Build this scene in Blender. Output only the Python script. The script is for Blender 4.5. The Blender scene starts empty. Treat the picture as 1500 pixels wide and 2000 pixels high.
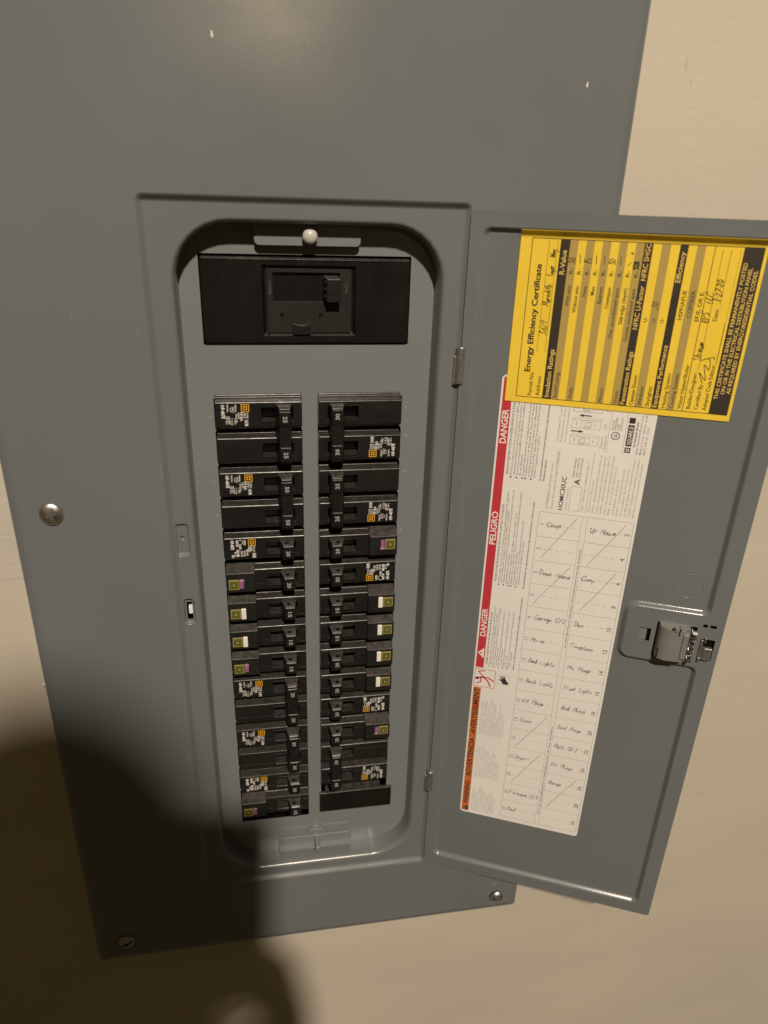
import bpy, bmesh, math, random
from mathutils import Vector, Matrix
from mathutils.geometry import tessellate_polygon
random.seed(7)
SC = bpy.context.scene
COL = SC.collection
S = 0.001                                   # all lengths below are millimetres
def W(x, y, d):                             # x right, y down from the top of the breaker rows, d out of the wall
    return Vector((x * S, -d * S, -y * S))

# ------------------------------------------------------------------ camera
cam = bpy.data.cameras.new('camera')
cam.sensor_fit = 'HORIZONTAL'; cam.sensor_width = 36.0
cam.lens = 1392.44 / 1500 * 36
cam.clip_start = 0.01; cam.clip_end = 50
CAM = W(-32.12, -129.24, 476.25)
def cam_axes(yaw, pitch, roll):
    cy, sy = math.cos(yaw), math.sin(yaw); cp, sp = math.cos(pitch), math.sin(pitch); cr, sr = math.cos(roll), math.sin(roll)
    Ry = Matrix(((cy, 0, -sy), (0, 1, 0), (sy, 0, cy))); Rx = Matrix(((1, 0, 0), (0, cp, -sp), (0, sp, cp))); Rz = Matrix(((cr, -sr, 0), (sr, cr, 0), (0, 0, 1)))
    M = Rz @ Rx @ Ry
    cv = lambda r: Vector((r[0], r[2], -r[1]))
    return cv(M[0]), cv(M[1]), cv(M[2])
RT, DN, FW = cam_axes(math.radians(10.3066493), math.radians(24.08281131), math.radians(1.87454574))
camo = bpy.data.objects.new('camera', cam); COL.objects.link(camo)
camo.matrix_world = Matrix(((RT.x, -DN.x, -FW.x, CAM.x), (RT.y, -DN.y, -FW.y, CAM.y), (RT.z, -DN.z, -FW.z, CAM.z), (0, 0, 0, 1)))
cam.dof.use_dof = True; cam.dof.focus_distance = 0.52; cam.dof.aperture_fstop = 9.0
SC.camera = camo

# ------------------------------------------------------------------ world and lamps
world = bpy.data.worlds.new('World'); SC.world = world; world.use_nodes = True
bg = world.node_tree.nodes['Background']
bg.inputs['Color'].default_value = (1.0, 0.72, 0.33, 1); bg.inputs['Strength'].default_value = 0.05
def lamp(name, loc, watts, color, radius):
    l = bpy.data.lights.new(name, 'POINT'); l.energy = watts; l.color = color; l.shadow_soft_size = radius
    o = bpy.data.objects.new(name, l); COL.objects.link(o); o.location = loc; o['kind'] = 'helper'
    return o
lamp('ceiling_lamp', W(68, -2880, 3000), 800.0, (1.0, 0.862, 0.70), 0.092)
lamp('hall_lamp', W(66, -798, 2760), 12.0, (1.0, 0.74, 0.42), 0.07)
SC.cycles.caustics_reflective = False; SC.cycles.caustics_refractive = False; SC.cycles.sample_clamp_indirect = 3.0
vs = SC.view_settings
vs.view_transform = 'Standard'; vs.look = 'None'; vs.exposure = 0.0; vs.gamma = 1.0

# ------------------------------------------------------------------ materials
def mk(name, base, rough=0.5, metal=0.0, spec=0.5, var=0.0, vscale=20.0, bump=0.0, bscale=400.0, stretch=(1, 1, 1), dust=0.0, rvar=0.0, trans=0.0, wave=0.0, wscale=30.0):
    m = bpy.data.materials.new(name); m.use_nodes = True
    nt = m.node_tree; b = nt.nodes['Principled BSDF']
    b.inputs['Base Color'].default_value = (*base, 1); b.inputs['Roughness'].default_value = rough
    b.inputs['Metallic'].default_value = metal; b.inputs['Specular IOR Level'].default_value = spec
    N = nt.nodes.new; L = nt.links.new
    co = N('ShaderNodeNewGeometry').outputs['Position']
    mp = N('ShaderNodeMapping'); mp.inputs['Scale'].default_value = stretch; L(co, mp.inputs['Vector'])
    col = None
    if var > 0:
        n = N('ShaderNodeTexNoise'); n.inputs['Scale'].default_value = vscale; n.inputs['Detail'].default_value = 6; L(mp.outputs[0], n.inputs['Vector'])
        r = N('ShaderNodeMapRange'); r.inputs['From Min'].default_value = 0.25; r.inputs['From Max'].default_value = 0.75
        r.inputs['To Min'].default_value = 1 - var; r.inputs['To Max'].default_value = 1 + var; L(n.outputs['Fac'], r.inputs['Value'])
        x = N('ShaderNodeVectorMath'); x.operation = 'SCALE'; x.inputs[0].default_value = base; L(r.outputs[0], x.inputs['Scale'])
        col = x.outputs[0]; L(col, b.inputs['Base Color'])
    if rvar > 0:
        n2 = N('ShaderNodeTexNoise'); n2.inputs['Scale'].default_value = vscale * 2.3; n2.inputs['Detail'].default_value = 5; L(mp.outputs[0], n2.inputs['Vector'])
        r2 = N('ShaderNodeMapRange'); r2.inputs['From Min'].default_value = 0.3; r2.inputs['From Max'].default_value = 0.7
        r2.inputs['To Min'].default_value = rough - rvar; r2.inputs['To Max'].default_value = rough + rvar; L(n2.outputs['Fac'], r2.inputs['Value']); L(r2.outputs[0], b.inputs['Roughness'])
    if dust > 0:                             # settled dust on whatever faces upwards
        g = N('ShaderNodeNewGeometry'); sp = N('ShaderNodeSeparateXYZ'); L(g.outputs['Normal'], sp.inputs[0])
        n3 = N('ShaderNodeTexNoise'); n3.inputs['Scale'].default_value = 260; n3.inputs['Detail'].default_value = 8; L(co, n3.inputs['Vector'])
        r3 = N('ShaderNodeMapRange'); r3.inputs['From Min'].default_value = 0.45; r3.inputs['From Max'].default_value = 0.95; r3.inputs['To Max'].default_value = dust; L(sp.outputs['Z'], r3.inputs['Value'])
        r4 = N('ShaderNodeMapRange'); r4.inputs['From Min'].default_value = 0.3; r4.inputs['From Max'].default_value = 0.65; r4.inputs['To Min'].default_value = 0.25; L(n3.outputs['Fac'], r4.inputs['Value'])
        mu = N('ShaderNodeMath'); mu.operation = 'MULTIPLY'; L(r3.outputs[0], mu.inputs[0]); L(r4.outputs[0], mu.inputs[1])
        mx = N('ShaderNodeMix'); mx.data_type = 'RGBA'; L(mu.outputs[0], mx.inputs['Factor'])
        mx.inputs['A'].default_value = (*base, 1); mx.inputs['B'].default_value = (0.26, 0.235, 0.215, 1)
        if col: L(col, mx.inputs['A'])
        L(mx.outputs['Result'], b.inputs['Base Color'])
    if bump > 0:
        n4 = N('ShaderNodeTexNoise'); n4.inputs['Scale'].default_value = bscale; n4.inputs['Detail'].default_value = 4; L(mp.outputs[0], n4.inputs['Vector'])
        bp = N('ShaderNodeBump'); bp.inputs['Strength'].default_value = bump; bp.inputs['Distance'].default_value = 0.0004; L(n4.outputs['Fac'], bp.inputs['Height']); L(bp.outputs[0], b.inputs['Normal'])
    if wave > 0:
        n5 = N('ShaderNodeTexNoise'); n5.inputs['Scale'].default_value = wscale; n5.inputs['Detail'].default_value = 2; L(co, n5.inputs['Vector'])
        b5 = N('ShaderNodeBump'); b5.inputs['Strength'].default_value = 1.0; b5.inputs['Distance'].default_value = wave; L(n5.outputs['Fac'], b5.inputs['Height'])
        if b.inputs['Normal'].is_linked: L(b.inputs['Normal'].links[0].from_socket, b5.inputs['Normal'])
        L(b5.outputs[0], b.inputs['Normal'])
    if trans: b.inputs['Transmission Weight'].default_value = trans
    return m
M = {}
M['wall'] = mk('painted_wall', (0.56, 0.508, 0.425), 0.75, spec=0.25, var=0.05, vscale=9, bump=0.42, bscale=170, stretch=(0.5, 1, 1.5))
M['wall_scuff'] = mk('wall_scuff', (0.46, 0.41, 0.36), 0.8, spec=0.2, var=0.1, vscale=200)
M['patch'] = mk('bare_plaster', (0.55, 0.505, 0.445), 0.85, spec=0.2, var=0.07, vscale=12, bump=0.8, bscale=150, stretch=(0.15, 1, 2.2))
M['paint'] = mk('grey_enamel', (0.165, 0.180, 0.186), 0.21, spec=0.5, var=0.045, vscale=9, bump=0.10, bscale=900, rvar=0.05, wave=0.00035, wscale=11)
M['paint_inner'] = mk('grey_enamel_plate', (0.200, 0.218, 0.227), 0.24, spec=0.5, var=0.03, vscale=9, bump=0.08, bscale=900, rvar=0.05)
M['black_dusty'] = mk('dusty_black_plastic', (0.016, 0.016, 0.0145), 0.40, spec=0.4, var=0.2, vscale=60, bump=0.12, bscale=1500, dust=0.27, rvar=0.08)
M['black'] = mk('black_moulded_plastic', (0.015, 0.015, 0.014), 0.30, spec=0.5, var=0.2, vscale=60, bump=0.10, bscale=1500, dust=0.13, rvar=0.08)
M['black_h'] = mk('black_handle_plastic', (0.012, 0.012, 0.0115), 0.36, spec=0.45, var=0.2, vscale=80, bump=0.2, bscale=1500, dust=0.34, rvar=0.06)
M['black_main'] = mk('black_main_plastic', (0.0105, 0.0102, 0.0092), 0.25, spec=0.4, var=0.25, vscale=40, bump=0.10, bscale=1200, dust=0.25, rvar=0.08)
M['charcoal'] = mk('charcoal_plastic', (0.021, 0.020, 0.018), 0.42, spec=0.35, var=0.2, vscale=70, bump=0.25, bscale=1500, dust=0.2)
M['hole'] = mk('shade_and_print_black', (0.006, 0.006, 0.005), 0.8, spec=0.1)  # near-black painted in for shade in holes and gaps; also black print
M['print_white'] = mk('white_print', (0.78, 0.76, 0.72), 0.6, spec=0.3)
M['print_grey'] = mk('worn_grey_print', (0.42, 0.42, 0.41), 0.6, spec=0.3)
M['print_dim'] = mk('moulded_lettering', (0.075, 0.072, 0.066), 0.5, spec=0.4)
M['logo'] = mk('orange_print', (0.72, 0.38, 0.03), 0.55, spec=0.3)
M['olive'] = mk('olive_button', (0.155, 0.145, 0.028), 0.4, spec=0.4, var=0.12, vscale=150)
M['olive_pale'] = mk('pale_olive_button', (0.27, 0.245, 0.07), 0.4, spec=0.4, var=0.1, vscale=150)
M['olive_dark'] = mk('dark_olive_groove', (0.035, 0.034, 0.012), 0.5, spec=0.3)
M['stripe_white'] = mk('white_stripe', (0.86, 0.84, 0.80), 0.5, var=0.04, vscale=200)
M['stripe_pink'] = mk('violet_stripe', (0.27, 0.095, 0.245), 0.5, var=0.15, vscale=300)
M['stripe_pink2'] = mk('pale_violet_stripe', (0.46, 0.22, 0.39), 0.5, var=0.1, vscale=300)
M['steel'] = mk('zinc_plated_steel', (0.80, 0.79, 0.76), 0.34, metal=1.0, var=0.12, vscale=220, rvar=0.08)
M['steel_dull'] = mk('dull_steel', (0.46, 0.45, 0.43), 0.38, metal=0.85, var=0.2, vscale=150, rvar=0.1)
M['nylon'] = mk('pale_nylon', (0.55, 0.53, 0.50), 0.32, var=0.04, vscale=200)
M['grey_plastic'] = mk('grey_latch_plastic', (0.20, 0.20, 0.195), 0.45, var=0.06, vscale=80, bump=0.1, bscale=1200)
M['label'] = mk('label_paper', (0.84, 0.82, 0.79), 0.42, spec=0.4, var=0.025, vscale=25, bump=0.05, bscale=300, wave=0.0006, wscale=26)
M['ink'] = mk('black_ink', (0.035, 0.033, 0.031), 0.55, spec=0.3)
M['ink_grey'] = mk('grey_ink', (0.26, 0.245, 0.23), 0.6, spec=0.2)
M['ink_line'] = mk('rule_ink', (0.32, 0.295, 0.27), 0.6, spec=0.2)
M['pencil'] = mk('pencil', (0.34, 0.32, 0.31), 0.5, spec=0.3, var=0.35, vscale=500)
M['red'] = mk('red_print', (0.57, 0.045, 0.062), 0.5, spec=0.35)
M['orange'] = mk('orange_band', (0.60, 0.165, 0.045), 0.5, spec=0.35)
M['yellow'] = mk('yellow_card', (0.90, 0.64, 0.06), 0.42, spec=0.35, var=0.035, vscale=18, bump=0.05, bscale=250, wave=0.0012, wscale=24)
M['yellow_dark'] = mk('yellow_card_stripe', (0.46, 0.335, 0.095), 0.5, spec=0.35, var=0.04, vscale=25)
M['card_black'] = mk('card_black', (0.045, 0.037, 0.026), 0.5, spec=0.35, var=0.1, vscale=60)
M['card_text'] = mk('card_reverse_text', (0.83, 0.58, 0.15), 0.5, spec=0.3)
M['pen'] = mk('pen_ink', (0.11, 0.085, 0.035), 0.5, spec=0.3, var=0.3, vscale=400)
M['fleck'] = mk('pale_paint_fleck', (0.70, 0.66, 0.58), 0.6)
M['scuff'] = mk('rubbed_paint', (0.27, 0.275, 0.265), 0.45)
M['skin'] = mk('skin', (0.48, 0.29, 0.21), 0.55, var=0.06, vscale=40)
M['cloth'] = mk('dark_cloth', (0.05, 0.055, 0.07), 0.9, spec=0.2, var=0.15, vscale=90)
M['hair'] = mk('brown_hair', (0.035, 0.022, 0.014), 0.6, var=0.3, vscale=120)
M['glass'] = mk('dark_glass', (0.01, 0.01, 0.012), 0.1)

# ------------------------------------------------------------------ object helpers
def link(o, parent=None, keep=True):
    COL.objects.link(o)
    if parent is not None:
        o.parent = parent
        if keep: o.matrix_parent_inverse = world_of(parent).inverted()
    return o
def world_of(o):
    m = o.matrix_basis.copy()
    return m if o.parent is None else world_of(o.parent) @ o.matrix_parent_inverse @ m
def empty(name, loc, label, cat, group=None, rot=None):
    o = bpy.data.objects.new(name, None); o.empty_display_size = 0.02; COL.objects.link(o); o.location = loc
    if rot: o.rotation_euler = rot
    tag(o, label, cat, group); return o
def tag(o, label=None, cat=None, group=None, kind=None):
    if label: o['label'] = label
    if cat: o['category'] = cat
    if group: o['group'] = group
    if kind: o['kind'] = kind
    return o
def mesh_obj(name, verts, faces, mat, parent=None, keep=True, smooth=False, bevel=0.0, seg=2, solid=0.0, merge=True, sheet=False):
    me = bpy.data.meshes.new(name)
    bm = bmesh.new(); vs_ = [bm.verts.new(v) for v in verts]
    for f in faces:
        if len(set(f)) < 3: continue
        try: bm.faces.new([vs_[i] for i in f])
        except ValueError: pass
    if merge: bmesh.ops.remove_doubles(bm, verts=bm.verts, dist=1e-7)
    if merge:
        bmesh.ops.recalc_face_normals(bm, faces=bm.faces); bm.normal_update()
        if sheet:
            big = max(bm.faces, key=lambda q: q.calc_area())
            if big.normal.y > 0: bmesh.ops.reverse_faces(bm, faces=bm.faces)
    bm.normal_update(); bm.to_mesh(me); bm.free()
    me.materials.append(M[mat])
    o = bpy.data.objects.new(name, me); link(o, parent, keep)
    if smooth: me.polygons.foreach_set('use_smooth', [True] * len(me.polygons))
    if solid:
        s = o.modifiers.new('thickness', 'SOLIDIFY'); s.thickness = solid * S; s.offset = -1
    if sheet:
        me.polygons.foreach_set('use_smooth', [True] * len(me.polygons)); es = o.modifiers.new('split', 'EDGE_SPLIT'); es.split_angle = math.radians(42); wn = o.modifiers.new('normals', 'WEIGHTED_NORMAL'); wn.keep_sharp = True
    if bevel:
        b = o.modifiers.new('edges', 'BEVEL'); b.width = bevel * S; b.segments = seg; b.limit_method = 'ANGLE'; b.angle_limit = math.radians(28); b.harden_normals = False
        me.polygons.foreach_set('use_smooth', [True] * len(me.polygons))
        w = o.modifiers.new('normals', 'WEIGHTED_NORMAL'); w.keep_sharp = True
    return o
class Geo:                                   # collects points given through a mapping to 3D
    def __init__(self, fn=W): self.v = []; self.f = []; self.fn = fn
    def add(self, pts): n = len(self.v); self.v += [self.fn(*p) for p in pts]; return n
    def box(self, x0, x1, y0, y1, d0, d1):
        n = self.add([(x0, y0, d0), (x1, y0, d0), (x1, y1, d0), (x0, y1, d0), (x0, y0, d1), (x1, y0, d1), (x1, y1, d1), (x0, y1, d1)])
        self.f += [[n + i for i in q] for q in ((0, 1, 2, 3), (4, 7, 6, 5), (0, 4, 5, 1), (1, 5, 6, 2), (2, 6, 7, 3), (3, 7, 4, 0))]
    def hexa(self, lo, hi):                   # lo, hi = (x0,x1,y0,y1,d)
        a = [(l[0], l[2], l[4]) for l in (lo, hi)]
        pts = []
        for l in (lo, hi): pts += [(l[0], l[2], l[4]), (l[1], l[2], l[4]), (l[1], l[3], l[4]), (l[0], l[3], l[4])]
        n = self.add(pts)
        self.f += [[n + i for i in q] for q in ((0, 1, 2, 3), (4, 7, 6, 5), (0, 4, 5, 1), (1, 5, 6, 2), (2, 6, 7, 3), (3, 7, 4, 0))]
    def prism(self, prof, x0, x1):            # prof = list of (y,d), extruded along x
        n = self.add([(x0, y, d) for y, d in prof]); k = len(prof); m = self.add([(x1, y, d) for y, d in prof])
        for i in range(k): j = (i + 1) % k; self.f.append([n + i, m + i, m + j, n + j])
        self.f.append([n + i for i in range(k)]); self.f.append([m + i for i in reversed(range(k))])
    def poly(self, loops, d):                 # flat polygon with holes, loops in (x,y)
        tris = tessellate_polygon([[Vector((p[0], p[1], 0)) for p in l] for l in loops])
        flat = [p for l in loops for p in l]; n = self.add([(p[0], p[1], d) for p in flat])
        for t in tris:
            a, b, c = [flat[i] for i in t]
            if (b[0] - a[0]) * (c[1] - a[1]) - (b[1] - a[1]) * (c[0] - a[0]) > 0: t = (t[0], t[2], t[1])
            self.f.append([n + i for i in t])
    def strip(self, rings):                   # rings of equal length, each [(x,y,d)...], closed
        ns = [self.add(r) for r in rings]; k = len(rings[0])
        for a, b in zip(ns, ns[1:]):
            for i in range(k): j = (i + 1) % k; self.f.append([a + i, a + j, b + j, b + i])
    def dome(self, x, y, d, r, h, nr=6, ns=24):
        rings = []
        for i in range(nr):
            t = i / nr * math.pi / 2
            rings.append([(x + r * math.cos(t) * math.cos(a), y + r * math.cos(t) * math.sin(a), d + h * math.sin(t)) for a in [2 * math.pi * k / ns for k in range(ns)]])
        self.strip(rings); n = len(self.v) - ns; c = self.add([(x, y, d + h)])
        for i in range(ns): self.f.append([n + i, n + (i + 1) % ns, c])
    def cyl(self, x, y, d0, d1, r, ns=20):
        a = self.add([(x + r * math.cos(t), y + r * math.sin(t), d0) for t in [2 * math.pi * k / ns for k in range(ns)]])
        b = self.add([(x + r * math.cos(t), y + r * math.sin(t), d1) for t in [2 * math.pi * k / ns for k in range(ns)]])
        for i in range(ns): j = (i + 1) % ns; self.f.append([a + i, a + j, b + j, b + i])
        self.f.append([b + i for i in range(ns)]); self.f.append([a + i for i in reversed(range(ns))])
    def obj(self, name, mat, parent=None, **k): return mesh_obj(name, self.v, self.f, mat, parent, **k)

def ring(corners, off=0.0, n=8, rmin=0.3):
    """rounded polygon: corners [(x,y,r)] in order (area>0 in x,y), moved inwards by off; convex radii shrink, reflex radii grow"""
    k = len(corners); P = [Vector((c[0], c[1])) for c in corners]; out = []
    def nrm(a, b): e = (b - a).normalized(); return Vector((-e.y, e.x))
    Q = []
    for i in range(k):
        a, b, c = P[i - 1], P[i], P[(i + 1) % k]
        n1, n2 = nrm(a, b), nrm(b, c)
        den = 1 + n1.dot(n2); Q.append(b + (n1 + n2) * (off / den))
    for i in range(k):
        a, b, c = Q[i - 1], Q[i], Q[(i + 1) % k]
        e1, e2 = (b - a).normalized(), (c - b).normalized(); cr = e1.x * e2.y - e1.y * e2.x
        r = max(rmin, corners[i][2] - off if cr > 0 else corners[i][2] + off)
        turn = math.atan2(abs(cr), e1.dot(e2)); tl = r * math.tan(turn / 2)
        s = b - e1 * tl; nn = Vector((-e1.y, e1.x)) * (1 if cr > 0 else -1); cen = s + nn * r
        a0 = math.atan2(s.y - cen.y, s.x - cen.x)
        for j in range(n + 1):
            t = a0 + turn * (1 if cr > 0 else -1) * j / n
            out.append((cen.x + r * math.cos(t), cen.y + r * math.sin(t)))
    return out
def rect(x0, x1, y0, y1, r): return [(x0, y0, r), (x1, y0, r), (x1, y1, r), (x0, y1, r)]
def s_profile(w, d0, d1, n=10): return [(w * i / n, d0 + (d1 - d0) * (3 * (i / n) ** 2 - 2 * (i / n) ** 3)) for i in range(n + 1)]
def lift(pts, d): return [(p[0], p[1], d) for p in pts]

# ------------------------------------------------------------------ text
_glyph = {}
def text_mesh(body, bold=0.0, res=2):
    key = (body, bold, res)
    if key in _glyph: return _glyph[key]
    c = bpy.data.curves.new('t', 'FONT'); c.body = body; c.dimensions = '2D'; c.fill_mode = 'FRONT'; c.resolution_u = res; c.offset = bold
    o = bpy.data.objects.new('t', c); COL.objects.link(o)
    dg = bpy.context.evaluated_depsgraph_get(); dg.update()
    me = bpy.data.meshes.new_from_object(o.evaluated_get(dg))
    v = [(p.co.x, p.co.y) for p in me.vertices]; f = [list(p.vertices) for p in me.polygons]
    bpy.data.objects.remove(o); bpy.data.curves.remove(c); bpy.data.meshes.remove(me)
    _glyph[key] = (v, f); return _glyph[key]
CAPH = max(p[1] for p in text_mesh('H')[0])
class Ink(Geo):
    """flat print on a surface; fn(u, b, h): u along the reading direction, b down the page, h above the paper"""
    def __init__(self, fn, h): super().__init__(fn); self.h = h
    def text(self, body, u, b, cap, width=None, align='l', bold=0.0, res=2, italic=0.0):
        v, f = text_mesh(body, bold, res)
        if not v: return
        k = cap / CAPH; x0 = min(p[0] for p in v); x1 = max(p[0] for p in v); kx = k
        if width: kx = width / (x1 - x0)
        w = (x1 - x0) * kx; sh = {'l': 0, 'c': -w / 2, 'r': -w}[align]
        n = self.add([(u + sh + (p[0] - x0) * kx + italic * p[1] * k, b - p[1] * k, self.h) for p in v])
        self.f += [[n + i for i in q] for q in f]
    def rect(self, u0, u1, b0, b1):
        n = self.add([(u0, b0, self.h), (u1, b0, self.h), (u1, b1, self.h), (u0, b1, self.h)]); self.f.append([n, n + 3, n + 2, n + 1])
    def frame(self, u0, u1, b0, b1, t):
        self.rect(u0, u1, b0, b0 + t); self.rect(u0, u1, b1 - t, b1); self.rect(u0, u0 + t, b0 + t, b1 - t); self.rect(u1 - t, u1, b0 + t, b1 - t)
    def polygon(self, pts):
        t = tessellate_polygon([[Vector((p[0], p[1], 0)) for p in pts]]); n = self.add([(p[0], p[1], self.h) for p in pts])
        self.f += [[n + i for i in q] for q in t]
    def line(self, pts, w, taper=False):
        for a, b in zip(pts, pts[1:]):
            e = Vector((b[0] - a[0], b[1] - a[1]))
            if e.length < 1e-6: continue
            e.normalize(); q = Vector((-e.y, e.x)) * w / 2; x = e * w * 0.3
            n = self.add([(a[0] - x.x + q.x, a[1] - x.y + q.y, self.h), (b[0] + x.x + q.x, b[1] + x.y + q.y, self.h), (b[0] + x.x - q.x, b[1] + x.y - q.y, self.h), (a[0] - x.x - q.x, a[1] - x.y - q.y, self.h)])
            self.f.append([n, n + 1, n + 2, n + 3])
    def circle(self, u, b, r, w, n=28, a0=0, a1=360):
        self.line([(u + r * math.cos(math.radians(a0 + (a1 - a0) * i / n)), b + r * math.sin(math.radians(a0 + (a1 - a0) * i / n))) for i in range(n + 1)], w)
    def hand(self, word, u, b, h, w, rot=0.0, slant=0.15, tight=1.0, squash=1.0):
        x = 0.0; ca, sa = math.cos(rot), math.sin(rot)
        for ch in word:
            if ch == ' ': x += 0.55; continue
            st = HAND.get(ch, HAND['-']); wd = 0; dy = random.uniform(-.07, .07); sl = slant + random.uniform(-.10, .14); kh = random.uniform(.86, 1.1)
            for pl in st:
                pts = smooth_line(pl); out = []
                jx, jy = random.uniform(-.03, .03), random.uniform(-.05, .05)
                for px, py in pts:
                    wd = max(wd, px); X = (x + px + sl * py + jx) * h * squash; Y = (py * kh + jy + dy) * h
                    out.append((u + X * ca + Y * sa, b + X * sa - Y * ca))
                ww = w * random.uniform(.65, 1.2)
                for a_, b_ in zip(out, out[1:]): self.line([a_, b_], ww * random.uniform(.75, 1.2))
            x += (wd + 0.16) * tight
    def obj(self, name, mat, parent=None, **k): return mesh_obj(name, self.v, self.f, mat, parent, merge=False, **k)
def smooth_line(pl, n=4):
    if len(pl) < 3: return pl
    out = []
    for i in range(len(pl) - 1):
        p0 = pl[max(i - 1, 0)]; p1 = pl[i]; p2 = pl[i + 1]; p3 = pl[min(i + 2, len(pl) - 1)]
        for k in range(n):
            t = k / n
            out.append(tuple(0.5 * (2 * p1[j] + (p2[j] - p0[j]) * t + (2 * p0[j] - 5 * p1[j] + 4 * p2[j] - p3[j]) * t * t + (3 * p1[j] - p0[j] - 3 * p2[j] + p3[j]) * t ** 3) for j in (0, 1)))
    out.append(pl[-1]); return out
HAND = {
 'C': [[(.6, .8), (.35, 1), (.05, .6), (.1, .15), (.4, 0), (.65, .2)]], 'o': [[(.25, .5), (.05, .3), (.15, .02), (.38, .1), (.4, .4), (.25, .5)]],
 'm': [[(.02, 0), (.08, .48), (.1, .2), (.25, .48), (.3, 0)], [(.3, .2), (.45, .48), (.52, 0)]], 'p': [[(.02, .48), (.05, -.4)], [(.05, .35), (.25, .5), (.4, .3), (.25, .03), (.06, .1)]],
 'U': [[(.03, 1), (.05, .3), (.25, 0), (.45, .25), (.5, 1)]], 'H': [[(.03, 1), (.05, 0)], [(.5, 1), (.52, 0)], [(.04, .5), (.52, .52)]],
 'u': [[(.03, .48), (.08, .08), (.28, .05), (.35, .48)], [(.35, .48), (.4, 0)]], 's': [[(.32, .45), (.1, .42), (.15, .25), (.32, .12), (.1, 0), (.02, .08)]],
 'e': [[(.05, .25), (.35, .3), (.25, .5), (.05, .35), (.1, .05), (.4, .08)]], 'D': [[(.05, 1), (.08, 0)], [(.02, .95), (.45, .85), (.55, .4), (.3, .02), (.05, 0)]],
 'w': [[(.02, .48), (.12, .02), (.25, .4), (.38, .02), (.5, .48)]], 'n': [[(.03, .48), (.06, 0)], [(.06, .25), (.25, .5), (.33, .3), (.36, 0)]],
 'G': [[(.6, .8), (.3, 1), (.04, .6), (.1, .1), (.45, .02), (.6, .4), (.35, .42)]], 'a': [[(.35, .42), (.12, .48), (.04, .15), (.2, .02), (.35, .4), (.42, 0)]],
 'r': [[(.04, .48), (.07, 0)], [(.07, .3), (.2, .48), (.34, .44)]], 'g': [[(.34, .42), (.12, .48), (.05, .2), (.25, .1), (.36, .42), (.34, -.3), (.08, -.3)]],
 'F': [[(.06, 1), (.04, 0)], [(.06, .98), (.5, 1)], [(.05, .55), (.4, .55)]], 'I': [[(.2, 1), (.2, 0)], [(0, 1), (.4, 1)], [(0, 0), (.4, .02)]],
 'M': [[(.02, 0), (.08, 1), (.3, .3), (.52, 1), (.6, 0)]], 'i': [[(.06, .48), (.08, 0)], [(.08, .72), (.1, .7)]], 'c': [[(.34, .42), (.12, .48), (.05, .15), (.2, 0), (.38, .1)]],
 'B': [[(.06, 1), (.05, 0)], [(.04, .97), (.4, .9), (.3, .55), (.06, .52)], [(.06, .52), (.48, .4), (.35, .03), (.04, 0)]], 'd': [[(.34, .4), (.12, .46), (.05, .12), (.22, .02), (.36, .3), (.4, 1), (.42, 0)]],
 'L': [[(.06, 1), (.05, .02), (.45, .04)]], 'h': [[(.06, 1), (.05, 0)], [(.06, .3), (.25, .48), (.34, .3), (.37, 0)]], 't': [[(.18, .9), (.16, .1), (.3, .02)], [(.02, .55), (.35, .56)]],
 'k': [[(.05, 1), (.05, 0)], [(.35, .48), (.07, .2), (.38, 0)]], 'P': [[(.06, 1), (.05, 0)], [(.04, .96), (.42, .9), (.38, .5), (.06, .45)]], 'l': [[(.08, 1), (.06, .1), (.18, .02)]],
 'K': [[(.05, 1), (.05, 0)], [(.45, .95), (.07, .42), (.48, 0)]], 'v': [[(.02, .48), (.18, .02), (.36, .5)]], 'y': [[(.03, .48), (.15, .1), (.33, .48)], [(.36, .48), (.2, -.35), (.03, -.3)]],
 'O': [[(.3, 1), (.03, .6), (.15, .05), (.45, .1), (.55, .7), (.3, 1)]], 'R': [[(.06, 1), (.05, 0)], [(.04, .96), (.42, .9), (.35, .5), (.06, .45), (.45, 0)]], 'f': [[(.3, .95), (.15, .9), (.12, 0)], [(0, .5), (.3, .5)]],
 'E': [[(.45, .9), (.15, 1), (.1, .55), (.35, .52)], [(.12, .5), (.06, .1), (.25, 0), (.48, .12)]], 'S': [[(.45, .85), (.25, 1), (.08, .75), (.4, .35), (.25, 0), (.02, .12)]], 'W': [[(.02, .9), (.15, .02), (.3, .7), (.45, .02), (.6, .95)]],
 '0': [[(.22, 1), (.03, .5), (.2, 0), (.42, .5), (.22, 1)]], '1': [[(.15, 1), (.1, 0)]], '2': [[(.04, .8), (.25, 1), (.4, .7), (.03, .02), (.45, .04)]], '3': [[(.04, .92), (.35, .95), (.15, .55), (.42, .3), (.2, 0), (.02, .1)]],
 '5': [[(.4, 1), (.1, .97), (.07, .55), (.38, .5), (.35, .08), (.03, .03)]], '6': [[(.35, 1), (.08, .5), (.12, .05), (.38, .12), (.32, .42), (.08, .35)]], '7': [[(.03, .95), (.42, .97), (.15, 0)]],
 '8': [[(.38, .85), (.15, 1), (.1, .65), (.4, .3), (.2, 0), (.04, .25), (.38, .85)]], '9': [[(.38, .85), (.12, .98), (.06, .6), (.34, .6), (.38, .9), (.3, 0)]], '-': [[(.02, .45), (.35, .47)]], '.': [[(.04, .02), (.08, .06)]],
}

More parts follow.
